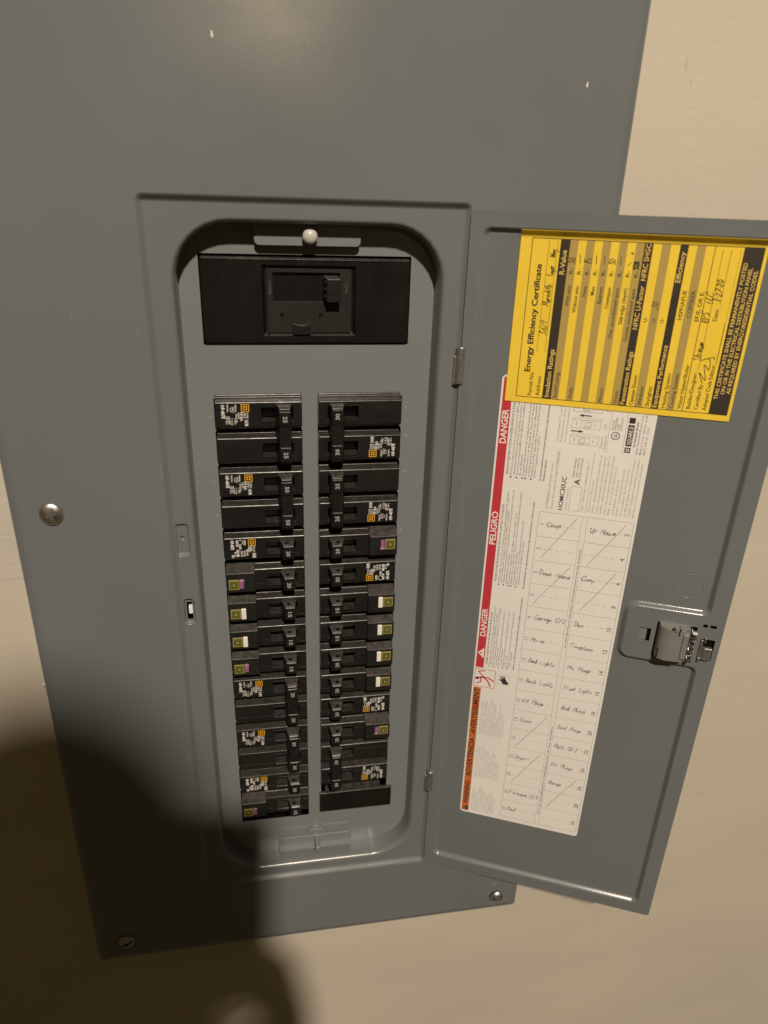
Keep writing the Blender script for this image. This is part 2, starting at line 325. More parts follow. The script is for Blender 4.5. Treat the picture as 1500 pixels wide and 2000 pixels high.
# ------------------------------------------------------------------ setting: the wall round the panel
DW = 15.5                                    # wall surface
g = Geo(); g.poly([[(-1500, -1150), (1600, -1150), (1600, 1200), (-1500, 1200)], [(-188, -336), (188, -336), (188, 506), (-188, 506)]], DW)
wall = g.obj('wall', 'wall', merge=False); tag(wall, 'beige painted wall around the grey breaker panel', None, None, 'structure')
g = Geo(); rr = random.Random(3)             # raised skim of plaster left of the cover, its right edge a thick paint ridge
edge = []
yy = -330
while yy < 117: edge.append((-197.2 - rr.uniform(0, .5), yy)); yy += 14
edge.append((-197.0, 117))
low = [(-197.0 - 24 * i + 0, 117 + rr.uniform(-.7, .7)) for i in range(1, 26)]
loop = edge + low + [(-830, -330)]
g.poly([loop], DW + .28)
n = g.add([(p[0], p[1], DW + .28) for p in loop]); m_ = g.add([(p[0] + (.8 if p[0] > -198 else 0), p[1] + (3.5 if p[1] > 110 else 0), DW - .05) for p in loop])
for i in range(len(loop) - 1): g.f.append([n + i, n + i + 1, m_ + i + 1, m_ + i])
g.obj('plaster_skim', 'patch', wall)
for x, y, l, a, w_ in [(226, -205, 9, .1, .5), (231, -196, 5, .2, .4), (372, 395, 16, 1.5, .6), (214, 612, 7, 1.3, .5), (190, 660, 20, 1.2, .35), (-228, 92, 30, 1.55, .3), (-236, 150, 22, 1.5, .3), (330, 250, 12, 1.45, .3), (290, 560, 9, 1.0, .4)]:
    gg = Geo(); dx, dy_ = math.sin(a) * l / 2, math.cos(a) * l / 2; px_, py_ = math.cos(a) * w_, -math.sin(a) * w_
    gg.poly([[(x - dx, y - dy_), (x + px_, y + py_), (x + dx, y + dy_), (x - px_, y - py_)]], DW + (.06 if x > -198 else .34)); gg.obj('scuff_mark', 'wall_scuff', wall)
g = Geo(); g.dome(-197.8, 208, DW - .3, 1.6, 1.8, 4, 10); g.dome(-199.2, 209.2, DW - .3, 1.0, 1.2, 4, 8); g.obj('plaster_crumb', 'patch', wall, smooth=True)

# ------------------------------------------------------------------ load center: cover, plate, door
panel = empty('load_center', W(0, 516, DW), 'grey steel electrical panel with its door swung open, set in the beige wall', 'breaker panel')
DC, DR = 20.0, 16.8                          # cover face, door seat
REC = rect(-98.8, 100.3, -126.0, 435.8, 5)
OPN = rect(-83.6, 87.0, -114.2, 424.5, 37)
POCK = rect(-95.2, -84.7, 82.0, 107.5, 3.0)
SLOT = rect(-94.0, -85.4, 141.6, 164.0, 3.5)
g = Geo()
OUT = rect(-197, 197, -345, 516, 3)
edge = [(0, DW + .95), (1.0, DW + 1.8), (3.0, 18.6), (5.5, 19.6), (8.5, DC)]
g.strip([lift(ring(OUT, o), d) for o, d in edge])
g.poly([ring(OUT, 8.5), ring(REC, 0)], DC)
g.strip([lift(ring(REC, o), d) for o, d in s_profile(5.0, DC, DR, 20)])
g.poly([ring(REC, 5.0), ring(OPN, 0), ring(SLOT, 0), ring(POCK, 0)], DR)
g.strip([lift(ring(POCK, o), d) for o, d in s_profile(2.2, DR, DR - 2.0, 10)])
DIM = [[(-89.9 + r_ * math.cos(t), 94.2 + r_ * math.sin(t)) for t in [2 * math.pi * k / 20 for k in range(20)]] for r_ in (1.9, 1.6, 1.0, .4)]
g.poly([ring(POCK, 2.2), DIM[0]], DR - 2.0); g.strip([lift(c_, DR - 2.0 - h_) for c_, h_ in zip(DIM, (0, .7, 1.2, 1.35))]); g.poly([DIM[3]], DR - 3.35)
g.strip([lift(ring(OPN, o), d) for o, d in [(0, DR), (.7, DR - .1), (1.4, DR - .45), (2.1, DR - 1.1), (2.7, DR - 2.0), (3.1, DR - 3.2), (3.4, DR - 4.8), (3.6, 8), (3.8, 0.05)]])
g.strip([lift(ring(SLOT, o), d) for o, d in s_profile(1.9, DR, DR - 2.2, 10)])
SL2 = ring(SLOT, 1.9)
g.poly([SL2, ring(rect(-91.6, -87.6, 145.6, 160.4, .4), 0, 2)], DR - 2.2)
cover = g.obj('cover', 'paint', panel, sheet=True, solid=1.0)
g = Geo(); g.box(-90.6, -86.2, 150.4, 156.6, 9.5, 13.2); g.obj('strike_tab', 'stripe_white', cover, bevel=.4)
g = Geo(); g.box(-93.0, -87.0, 144.5, 161.5, 4.0, 5.0); g.obj('strike_shade_plate', 'hole', cover)  # dark plate behind the opening, painting the shade inside it
for i, (x, y, l, a) in enumerate([(-50.0, -203.5, 3.4, .08), (163.3, -190.8, 3.0, -.12)]):
    g = Geo(); pts = [(x + l * (math.sin(a) * t) , y + l * t) for t in (-.5, -.25, 0, .25, .5)]; wd = [.15, .35, .6, .75, .35]
    L_ = [(p[0] - w, p[1]) for p, w in zip(pts, wd)]; R_ = [(p[0] + w, p[1]) for p, w in zip(pts, wd)]
    g.poly([L_ + R_[::-1]], DC + .12); n = g.add(lift(L_ + R_[::-1], DC + .12)); k = 10; m_ = g.add(lift(L_ + R_[::-1], DC))
    for q in range(k): g.f.append([n + q, n + (q + 1) % k, m_ + (q + 1) % k, m_ + q])
    g.obj('paint_fleck', 'fleck', cover)

for x, y, l, a, w_ in [(-98.9, 42, 17, .06, .22), (-98.2, 58, 3, .3, .3), (-97, 238, 5, .1, .2), (-111.5, 265, 1.2, .4, .5), (-104, -48, 2.6, -.1, .28), (-60, -116, 1.6, 1.2, .3), (-178, 40, 1.4, .9, .3), (-101.5, 284, 12, .05, .16), (60, 470, 9, 1.3, .12), (140, -160, 14, .6, .10), (-140, -60, 18, -.3, .09)]:
    g = Geo(); dx, dy_ = math.sin(a) * l / 2, math.cos(a) * l / 2; dd = (DR if -98 < x < 98 and -120 < y < 430 else DC) + .03
    g.poly([[(x - dx, y - dy_), (x + w_, y), (x + dx, y + dy_), (x - w_, y)]], dd); g.obj('scuff_mark', 'scuff', cover)
# dead front plate with its cut-outs; the knock-out bridges leave a nub at every pole
PITCH, Y0 = 24.95, 8.3
def column_hole(x0, x1, y0, y1):
    pts = [(x0, y0), (x1, y0)]; rn = random.Random(int(x0 * 7))
    rows = [Y0 + PITCH * k + PITCH / 2 for k in range(14)]
    for y in rows: pts += [(x1, y - 1.2), (x1 - rn.uniform(.7, 1.6), y - .3), (x1 - .4, y + .8), (x1, y + 1.3)]
    pts += [(x1, y1), (x0, y1)]
    for y in reversed(rows): pts += [(x0, y + 1.2), (x0 + rn.uniform(.7, 1.6), y + .2), (x0, y - 1.0)]
    return pts
g = Geo()
MAINH = ring(rect(-67.2, 67.0, -92.4, -36.4, .8), 0, 3)
g.poly([ring(rect(-84, 87, -116, 426, 30), 0), MAINH, column_hole(-63.6, -4.9, -1.0, 383.5), column_hole(6.0, 64.6, -1.2, 380.5)], 0.0)
plate = g.obj('dead_front', 'paint_inner', panel, sheet=True, solid=1.2)
rn = random.Random(11)
for x, y, l in [(67.5, 7, 2.2), (68.2, 27.5, 2.6), (68.8, 29, 1.2), (69.0, 55, 2.4), (67.6, 102, 1.6), (66.8, 128, 2.2), (-66.5, 12, 2.4), (-67.5, 58.5, 2.0), (-66.5, 60.5, 1.2), (-66.5, 84, 2.2), (68.0, 16, 1.0)]:
    g = Geo(); h = .22; a = rn.uniform(-.2, .2)
    p = [(x - l / 2, y - a - h * .4), (x, y - h), (x + l / 2, y + a), (x, y + h)]
    g.poly([p], .1); g.obj('scrape_mark', 'fleck', plate)
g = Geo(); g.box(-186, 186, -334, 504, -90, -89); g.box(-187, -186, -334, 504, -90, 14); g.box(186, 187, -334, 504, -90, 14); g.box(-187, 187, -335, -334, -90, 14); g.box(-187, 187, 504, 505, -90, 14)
g.obj('enclosure', 'hole', panel)  # box coloured near-black so the gaps in front of it look shaded

# brackets that clamp the plate at top and bottom of the opening
def bracket(y0, y1, up):
    g = Geo(); R3 = rect(-32.4, 33.0, y0, y1, .4)
    R3[2 if up else 0] = (R3[2 if up else 0][0], R3[2 if up else 0][1], 3.0); R3[3 if up else 1] = (R3[3 if up else 1][0], R3[3 if up else 1][1], 3.0)
    o_ = ring(R3, 0, 5); g.poly([o_], 6.0); g.strip([lift(o_, 6.0), lift(o_, 4.6)]); g.poly([o_], 4.6)
    return g
b1 = bracket(-112, -98.2, True).obj('trim_bracket', 'paint_inner', panel, bevel=.35)
g = Geo(); g.cyl(1.3, -103.8, 6.0, 9.4, 3.6); g.dome(1.3, -103.8, 9.4, 4.7, 3.4, 8, 28); n = g.add(lift([(1.3 + 4.7 * math.cos(t), -103.8 + 4.7 * math.sin(t)) for t in [2 * math.pi * k / 28 for k in range(28)]], 9.4)); g.f.append([n + i for i in range(28)])
g.obj('bracket_screw', 'nylon', b1, smooth=True)
g = bracket(402.5, 413.5, False); g.prism([(411.2, 6.0), (413.2, 6.0), (413.6, 10.5), (412.2, 10.5)], -32.4, 33.0)
b2 = g.obj('trim_bracket', 'paint_inner', panel, bevel=.8, seg=4)
g = Geo(); g.cyl(1.4, 405.2, .2, 17.5, 2.1, 18); g.cyl(1.4, 402.4, .05, 2.2, 7.2, 28); g.dome(1.4, 405.2, 17.5, 2.6, 1.6, 5, 18)
g.obj('bracket_screw', 'paint_inner', b2, bevel=.3)

# round-headed cover screws, slotted
def cover_screw(x, y, d0, r, h, ang, mat='steel'):
    g = Geo(); g.cyl(x, y, DC, d0 + .02, r * .5); 
    n = g.add(lift([(x + r * math.cos(t), y + r * math.sin(t)) for t in [2 * math.pi * k / 28 for k in range(28)]], d0)); g.f.append([n + i for i in range(28)])
    g.dome(x, y, d0, r, h, 8, 28); s_ = g.obj('cover_screw', mat, panel, smooth=True)
    ca, sa = math.cos(ang), math.sin(ang)
    gs = Geo(lambda u, v, d: W(x + u * ca - v * sa, y + u * sa + v * ca, d))
    L_ = r * .80
    for w0 in ((-L_, L_, -.75, .75), (-.75, .75, -r * .42, r * .42)):
        top = []
        k = 9
        for i in range(k):                    # darker strip laid on the dome, painting the slot's shade
            if w0[1] > w0[3]: u = w0[0] + (w0[1] - w0[0]) * i / (k - 1); pts = [(u, w0[2]), (u, w0[3])]
            else: v = w0[2] + (w0[3] - w0[2]) * i / (k - 1); pts = [(w0[0], v), (w0[1], v)]
            top.append([(p[0], p[1], d0 + h * math.sqrt(max(0, 1 - (p[0] ** 2 + p[1] ** 2) / r ** 2)) + .06) for p in pts])
        n = gs.add([p for t in top for p in t])
        for i in range(k - 1): gs.f.append([n + 2 * i, n + 2 * i + 1, n + 2 * i + 3, n + 2 * i + 2])
    gs.obj('slot_shade', 'steel_dull' if mat == 'steel' else 'hole', s_)
    return s_
cover_screw(-171.2, 69.5, DC + .4, 8.0, 2.9, 1.15)
cover_screw(-171.0, 490.4, DC + .6, 7.4, 3.2, -.4, 'steel_dull')
cover_screw(174.4, 491.6, DC + 3.4, 6.9, 4.0, .9)

# door, swung open on its right-hand hinges
TH = math.radians(24.4); HX, HD = 98.68, 21.01
def D3(s, y, h): return W(HX + s * math.cos(TH) - h * math.sin(TH), y, HD + s * math.sin(TH) + h * math.cos(TH))
DOOR = rect(0.0, 198.3, -121.8, 433.5, 2.6)
EMB = [(7.2, -113.0, 6), (188.0, -113.0, 6), (188.0, 133.4, 6), (134.2, 133.4, 6), (134.2, 175.2, 6), (188.0, 175.2, 6), (188.0, 422.8, 6), (7.2, 422.8, 6)]
HD_ = 3.0; EW = 3.9
g = Geo(D3)
H1 = ring(rect(143.6, 151.4, 149.6, 160.4, .3), 0, 2); H2 = ring(rect(154.6, 181.4, 142.6, 171.5, .5), 0, 2); H3 = ring(rect(185.0, 194.6, 151.2, 168.8, .4), 0, 2)
H4 = ring(rect(184.4, 187.4, 139.4, 142.2, .2), 0, 1); H5 = ring(rect(189.2, 193.2, 139.4, 142.2, .2), 0, 1)
g.poly([ring(DOOR, 0), ring(EMB, 0), H1, H2, H3, H4, H5], 0.0)
g.strip([lift(ring(EMB, o), d) for o, d in s_profile(EW, 0, -HD_, 26)])
g.poly([ring(EMB, EW)], -HD_)
g.strip([lift(ring(DOOR, 0), 0), lift(ring(DOOR, 0), -4.5)])
door = g.obj('door', 'paint', panel, sheet=True, solid=1.0)
tag(door, 'grey steel panel door swung open to the right, labels stuck on its inside')
g = Geo(D3)                                  # knock-out circle
ctr = (170.2, 113.2); rk = 9.3
prf = [(-.55, -HD_ - .02), (-.25, -HD_ + .22), (.1, -HD_ + .25), (.55, -HD_ - .02)]
A = [math.radians(t) for t in range(0, 360, 8)]
g.strip([[(ctr[0] + (rk + o) * math.cos(a), ctr[1] + (rk + o) * math.sin(a), d) for a in A] for o, d in prf]); g.obj('knockout_ring', 'paint', door, smooth=True)
# latch
g = Geo(D3); k = 14
dr = [(0.0, -1.5), (0.6, 2.2)] + [(8.6 - 8.0 * math.cos(t), 2.2 + 5.6 * math.sin(t)) for t in [math.pi / 2 * i / 8 for i in range(1, 9)]] + [(17.0, 7.0), (21.0, 5.2), (21.0, -1.5)]
n = g.add([(155.4 + a, 142.0 + (1.2 if b > 3 else 0), b) for a, b in dr]); m_ = g.add([(155.4 + a, 169.6, b) for a, b in dr]); kk = len(dr)
for i in range(kk): j = (i + 1) % kk; g.f.append([n + i, n + j, m_ + j, m_ + i])
g.f.append([n + i for i in range(kk)]); g.f.append([m_ + i for i in reversed(range(kk))])
g.box(157.4, 161.5, 169.6, 172.2, .4, 4.2); g.box(166, 172.5, 169.6, 171.6, .4, 3.2); g.box(168.8, 169.8, 171.6, 177.2, -.6, .8)
drum = g.obj('latch_drum', 'grey_plastic', door, bevel=.5)
g = Geo(D3); g.box(165.5, 168.6, 141.2, 144.6, 6.2, 8.3); g.box(169.0, 175.6, 141.6, 143.4, 3.0, 6.6); g.hexa((171.0, 176.2, 145.0, 168.0, 5.6), (172.2, 175.6, 146.5, 166.0, 7.9)); g.obj('latch_lug', 'grey_plastic', drum, bevel=.3)
g = Geo(D3); g.box(163.6, 169.8, 142.6, 143.5, 6.6, 7.95); g.box(168.7, 169.3, 143.4, 147.6, 6.9, 7.75); g.box(157.2, 157.9, 160.5, 169.7, 3.4, 5.6); g.obj('latch_groove_shade', 'hole', drum)  # near-black bars on the drum, shade of grooves put into colour
g = Geo(D3); rn = random.Random(5)
for i in range(7):
    y = 145 + i * 3.8; g.hexa((177.2 + rn.uniform(-.5, .5), 180.6, y, y + 1.5, .3), (178.4, 180.9 + rn.uniform(-.4, .6), y + rn.uniform(-.6, .8), y + 1.4, rn.uniform(2.5, 6)))
g.box(177.2, 178.0, 143.5, 170.5, -1.5, 3.0)
g.obj('latch_spring', 'steel', door)
g = Geo(D3); g.hexa((185.6, 193.8, 157.5, 168.0, -1.0), (188.6, 193.6, 157.8, 167.6, 1.8)); g.box(185.2, 187.0, 152.0, 166.0, -1.6, .9); g.box(187.4, 188.6, 149.8, 153.4, -1.0, 1.6); g.box(185.4, 187.2, 166.4, 170.0, -.8, 1.2)
g.obj('latch_bolt', 'steel_dull', door, bevel=.25)
g = Geo(D3); g.box(139, 197, 137.4, 174.4, -8, -2.4); g.obj('latch_handle', 'hole', door, bevel=.6)  # handle block in near-black, painting the door cut-outs as dark holes
g = Geo(D3); g.box(143.4, 148.8, 150.0, 160.2, -2.2, -1.2); g.obj('latch_tongue', 'grey_plastic', door)
# hinges: rolled knuckle with a leaf on the seat
for yc, hl in ((-26.6, 12.2), (336.0, 11.0)):
    g = Geo(); kx, kd, r_ = 98.9, 20.3, 3.0; T = [2 * math.pi * i / 16 for i in range(16)]
    rings = [[(kx + (r_ - i_) * math.cos(t), yc + yo, kd + (r_ - i_) * math.sin(t)) for t in T] for yo, i_ in ((-hl, 1.0), (-hl, .35), (-hl + .5, 0), (hl - .5, 0), (hl, .35), (hl, 1.0))]
    g.strip(rings); n = g.add(rings[0]); g.f.append([n + i for i in range(16)]); n = g.add(rings[-1]); g.f.append([n + i for i in range(16)])
    hg = g.obj('hinge', 'steel_dull', panel, smooth=False, bevel=.2)
    g = Geo(); g.box(94.9, 98.6, yc - hl + 6.5, yc + hl + 1.2, DR + .05, DR + 2.6); g.obj('hinge_leaf', 'steel_dull', hg, bevel=.3)

# ------------------------------------------------------------------ circuit breakers
# local frame of a module: origin at the face centre of its first pole on the dead front plane, left-column way round
XL, XR, FD = -34.0, 34.6, 8.0
def prof(y, top=FD):                          # pole cross-section (y,d), symmetric
    h = [(-12.3, -8), (-12.3, .4), (-11.4, .9), (-9.9, 1.2), (-8.9, top - .9), (-8.2, top)]
    return [(y + a, b) for a, b in h] + [(y - a, b) for a, b in reversed(h)]
SLOTX = (1.6, 22.4)
def pole_body(g, y, x0, x1):
    p = prof(y); k = len(p)
    n = g.add([(x0, a, b) for a, b in p]); m_ = g.add([(x1, a, b) for a, b in p])
    for i in range(k):
        j = (i + 1) % k
        if i == 5: continue                   # the face, which has the handle slot in it
        g.f.append([n + i, m_ + i, m_ + j, n + j])
    g.f.append([n + i for i in range(k)]); g.f.append([m_ + i for i in reversed(range(k))])
    hole = [(SLOTX[0], y - 4.9), (SLOTX[1], y - 4.9), (SLOTX[1], y + 4.9), (SLOTX[0], y + 4.9)]
    g.poly([[(x0, y - 8.2), (x1, y - 8.2), (x1, y + 8.2), (x0, y + 8.2)], hole], FD)
    g.strip([lift(hole, FD), lift(hole, -3.0)]); g.poly([hole], -3.0)
def seam(g, y, x0, x1, t=.28):                # raised moulding seams on the face
    g.box(x0, SLOTX[0] - .5, y + 3.4 - t, y + 3.4, FD - .05, FD + .16); g.box(SLOTX[1] + .4, x1, y - 4.2, y - 4.2 + t, FD - .05, FD + .16)
    g.box(SLOTX[0] - .45, SLOTX[0], y - 5.2, y + 5.2, FD - .05, FD + .3); g.box(SLOTX[0], SLOTX[1], y + 4.95, y + 5.45, FD - .05, FD + .3); g.box(SLOTX[0], SLOTX[1], y - 5.45, y - 4.95, FD - .05, FD + .3)
def handle_solid(g, y0, y1, x0=10.6, x1=21.6):
    P_ = [(y0 + 1.2, 4.0), (y0 + .5, 9), (y0, 13.5), (y0 + .2, 16.2), (y0 + 1.6, 18.0), (y1 - 1.6, 18.0), (y1 - .2, 16.2), (y1, 13.5), (y1 - .5, 9), (y1 - 1.2, 4.0)]
    xs = [(x0 + 1.6, 0), (x0, 0)]
    n = g.add([(x0 + (0 if d < 9 else (d - 9) * .28), y, d) for y, d in P_]); m_ = g.add([(x1 - (0 if d < 9 else (d - 9) * .12), y, d) for y, d in P_]); k = len(P_)
    for i in range(k): j = (i + 1) % k; g.f.append([n + i, m_ + i, m_ + j, n + j])
    g.f.append([n + i for i in range(k)]); g.f.append([m_ + i for i in reversed(range(k))])
def cwfn(yc, d): return lambda u, b, h: W(-b, yc + u, d + h)     # reading downwards, tops of letters to the right; b down the page = leftwards
def logo(parent, u, x, sz, yc, d, mats=('logo', 'hole', 'logo', 'hole')):
    for i, (m, k) in enumerate(zip(mats, (1.0, .78, .52, .24))):
        q = Ink(cwfn(yc, d), .05 + .04 * i); q.rect(u - sz * k / 2, u + sz * k / 2, -x - sz * k / 2, -x + sz * k / 2); q.obj('logo_square', m, parent, keep=False)
def label_print(parent, y, two, d=FD):
    q = Ink(cwfn(y, d), .06)
    T = lambda t, u, x, c, w=None, bold=0.0: q.text(t, u, -x, c * 1.15, w, bold=bold + .022, res=1)
    # x is the baseline measured along the module, u runs across it
    if two:
        T('TYPE', -1.6, -8.4, 1.1); T('TIPO', -1.6, -10.0, 1.1); T('HOM', 3.4, -9.6, 2.0, 4.3, .012)
        T('10 kA', -1.7, -12.4, 1.9, 6.0, .02); T('120/240V~', -1.6, -13.9, 1.0, 5.0); T('50/60 Hz', -.8, -15.4, 1.0); T('1 POLE AWG', 2.2, -16.4, 1.0, 4.2)
        T('LINE/LOAD', -7.2, -15.6, .9, 5.0); T('14-8 Cu', 2.4, -18.2, .9); T('12-8 Al', 2.4, -19.5, .9)
        T('SWD HACR', 1.0, -20.6, 1.2, 5.0); T('TYPE 40 C', .8, -22.2, 1.2, 5.6); T('ISSUE NO.', -7.0, -21.0, 1.0, 5.2); T('OP-4075', -7.2, -24.6, 1.9, 9.6, .02)
        q.circle(-3.6, 17.0, 1.75, .35); T('UL', -4.6, -17.6, 1.2, 2.0, .02)
    else:
        T('TYPE HOM', -2.4, -8.2, 1.0, 5); T('HOM', 3.2, -8.9, 2.1, 4.2, .03); T('10 kA', -2.4, -10.2, 1.2, 4.6, .03); T('120/240V', -1.6, -11.7, 1.2, 4.4, .02); T('SWD HACR', .4, -13.2, 1.2, 5.2, .02)
        T('LISTED', -7.2, -14.8, 1.2, 4.4, .02); T('14-8 Cu', 1.6, -15.2, 1.3, 4.4, .02); T('12-8 Al', 1.6, -17.2, 1.3, 4.4, .02); q.circle(-5.4, 17.2, 1.7, .45); T('LINE', -3.2, -18.0, 1.2, 3.4, .02)
        T('CIRCUIT', -7.2, -20.2, 1.3, 5.6, .03); T('BREAKER', .6, -20.0, 1.5, 5.8, .03); T('40 C', 2.0, -21.8, 1.3, 4, .02); T('OP-4075', -7.2, -24.0, 1.9, 7.6, .03); T('CB-1', 4.4, -23.6, 1.5, 2.6, .03)
    q.obj('rating_print', 'print_white', parent, keep=False)
    logo(parent, -4.7, -9.0, 5.4, y, d)
def numerals(parent, y, t, d=18.0, x=15.2):
    q = Ink(cwfn(y, d), .12); q.text(t, .6, -x, 2.7, 4.3, 'c', .02, 2); q.obj('amp_rating', 'print_grey', parent, keep=False)
def build_two(amp):
    r = bpy.data.objects.new('circuit_breaker', None); COL.objects.link(r)
    for i in (0, 1):
        g = Geo(); pole_body(g, PITCH * i, -28.6, 28.7); g.obj('body', 'black', r, keep=False, bevel=.55, seg=2)
        g = Geo(); seam(g, PITCH * i, -27.8, 28.0); g.obj('seam', 'black', r, keep=False)
    g = Geo(); handle_solid(g, -7.6, PITCH + 7.6); h = g.obj('handle', 'black_h', r, keep=False, bevel=.5)
    rn = random.Random(amp)
    for yc in (0.0, PITCH):
        g = Geo(); g.hexa((12.8, 20.6, yc - 4.9, yc + 5.6, 17.9), (13.6, 20.2, yc - 4.2, yc + 5.0, 18.75)); g.obj('number_pad', 'black_h', h, keep=False, bevel=.25)
    g = Geo()
    for k in range(9): a, b_ = rn.uniform(13.5, 20), PITCH / 2 + rn.uniform(-5, 5); g.box(a, a + rn.uniform(.4, .9), b_, b_ + rn.uniform(.3, .8), 17.9, 18.22)
    g.obj('moulding_mark', 'black_h', h, keep=False)
    label_print(r, 0.0, True)
    for yc in (0.0, PITCH): numerals(r, yc, amp, 18.75, 15.6)
    return r
def build_one(amp, kind):                     # kind: std, white, pink
    r = bpy.data.objects.new('circuit_breaker', None); COL.objects.link(r)
    g = Geo(); pole_body(g, 0.0, -28.6 if kind == 'std' else -8.2, 28.7); body = g.obj('body', 'black', r, keep=False, bevel=.55)
    g = Geo(); seam(g, 0.0, -27.8 if kind == 'std' else -7.4, 28.0); g.obj('seam', 'black', r, keep=False)
    g = Geo(); handle_solid(g, -6.3, 6.3); h = g.obj('handle', 'black_h', r, keep=False, bevel=.5)
    g = Geo(lambda x, z, y: W(x, y, z)); g.cyl(15.9, 14.2, -6.45, 6.45, 1.5, 14); g.obj('lock_hole_shade', 'hole', h, keep=False)  # solid dark pin, its ends painting the shade of a through-hole
    numerals(r, 0.0, amp)
    if kind == 'std': label_print(r, 0.0, False)
    else:
        T_ = 11.6; a = [(-12.3, -8), (-12.3, 1.0), (-11.6, 2.0), (-8.4, T_ - 2.0), (-7.8, T_)]
        g = Geo(); g.prism(a + [(-p[0], p[1]) for p in reversed(a)], -28.6, -7.8); tb = g.obj('test_housing', 'black_dusty', r, keep=False, bevel=.6)
        g = Geo(); g.box(-28.2, -8.4, -4.4, -4.15, T_ - .05, T_ + .12); g.obj('seam', 'black', tb, keep=False)
        g = Geo(); g.box(-27.0, -19.4, -2.8, 5.4, T_ - .5, T_ + .7); bt = g.obj('test_button', 'olive_pale', tb, keep=False, bevel=.3)
        for i, (m, k) in enumerate((('olive_dark', 5.6), ('olive', 4.8), ('olive_dark', 3.2), ('olive_pale', 2.2))):
            q = Ink(cwfn(0, T_ + .7), .04 + .03 * i); q.rect(1.3 - k / 2 * 1.08, 1.3 + k / 2 * 1.08, 23.2 - k / 2, 23.2 + k / 2); q.obj('logo_square', m, bt, keep=False)
        g = Geo(); y0, y1 = (-3.3, 5.9) if kind == 'white' else (-3.1, 4.9); g.box(-19.2, -15.6 if kind == 'white' else -16.2, y0, y1, T_ - .4, T_ + (.9 if kind == 'white' else .3)); st = g.obj('status_stripe', 'stripe_white' if kind == 'white' else 'stripe_pink', tb, keep=False, bevel=.5)
        if kind == 'pink':
            q = Ink(cwfn(0, T_ + .3), .05); q.rect(y0 + .3, y0 + 2.2, 15.8, 19.0)
            for k in range(3): q.rect(y0 + 3.2 + k * 1.7, y0 + 3.5 + k * 1.7, 16.0, 18.8)
            q.obj('stripe_print', 'stripe_pink2', st, keep=False)
        q = Ink(lambda u, b, h: W(u, b, FD + h), .06); q.text('LISTED', 23.2, 7.2, 1.2, 4.6, res=1); q.obj('fine_print', 'print_dim', r, keep=False)
    return r
def copy_tree(o, parent=None):
    c = o.copy(); COL.objects.link(c)
    if parent is not None: c.parent = parent
    for ch in list(o.children): copy_tree(ch, c)
    return c
LEFT = [(0, 'two', '25', 'double-pole breaker marked 25 at the top of the left column'), (2, 'two', '50', 'double-pole breaker marked 50 in the left column, second from the top'),
        (4, 'std', '20', 'single-pole breaker marked 20 with white rating print, below the double breaker marked 50'), (5, 'pink', '20', 'single-pole breaker marked 20 with violet stripe, upper of two such in left column'),
        (6, 'white', '15', 'single-pole breaker with white stripe, upper of the two in the left column'), (7, 'white', '15', 'single-pole breaker with white stripe, lower of the two in the left column'),
        (8, 'pink', '15', 'single-pole breaker marked 15 with violet stripe, lower of two such in left column'), (9, 'two', '20', 'double-pole breaker in the left column just below a violet-striped breaker'),
        (11, 'two', '30', 'lowest double-pole breaker of the left column'), (13, 'std', '20', 'single-pole breaker with white rating print, second from the bottom of left column'),
        (14, 'pink', '15', 'single-pole breaker in deep shadow at the bottom of the left column')]
RIGHT = [(1, 'two', '30', 'double-pole breaker marked 30 at the top of the right column'), (3, 'two', '25', 'double-pole breaker marked 25 in the right column, second from the top'),
         (4, 'pink', '20', 'dusty single-pole breaker with violet stripe below the right column double breakers'), (5, 'std', '20', 'single-pole breaker with white rating print above the four white-striped right breakers'),
         (6, 'white', '15', 'topmost of four white-striped single-pole breakers in the right column'), (7, 'white', '15', 'second of four white-striped single-pole breakers in the right column'),
         (8, 'white', '20', 'third of four white-striped single-pole breakers in the right column'), (9, 'white', '20', 'lowest of four white-striped single-pole breakers in the right column'),
         (10, 'std', '20', 'single-pole breaker with white rating print below the white-striped right breakers'), (11, 'pink', '20', 'lower violet-striped single-pole breaker of the right column'),
         (13, 'two', '50', 'lowest double-pole breaker of the right column, above the blank filler')]
protos = {}
for column, x, flip in ((LEFT, XL, False), (RIGHT, XR, True)):
    for row, kind, amp, lab in column:
        key = (kind, amp)
        if key in protos: o = copy_tree(protos[key])
        else: o = protos[key] = build_two(amp) if kind == 'two' else build_one(amp, kind)
        o.location = W(x, Y0 + PITCH * row + (1.2 if kind in ('white', 'pink') else 0), random.uniform(-.25, .25)); o.rotation_euler = (0, math.pi if flip else 0, 0)
        tag(o, 'black ' + lab, 'circuit breaker', 'circuit breakers in the two columns')
g = Geo(); g.box(4.6, 68.6, 356.0, 377.6, .3, 3.4); g.box(10, 60, 360, 374, -12, .3)
fp = g.obj('filler_plate', 'black_main', bevel=.5); tag(fp, 'blank black filler plate closing the bottom space of the right column', 'filler plate')

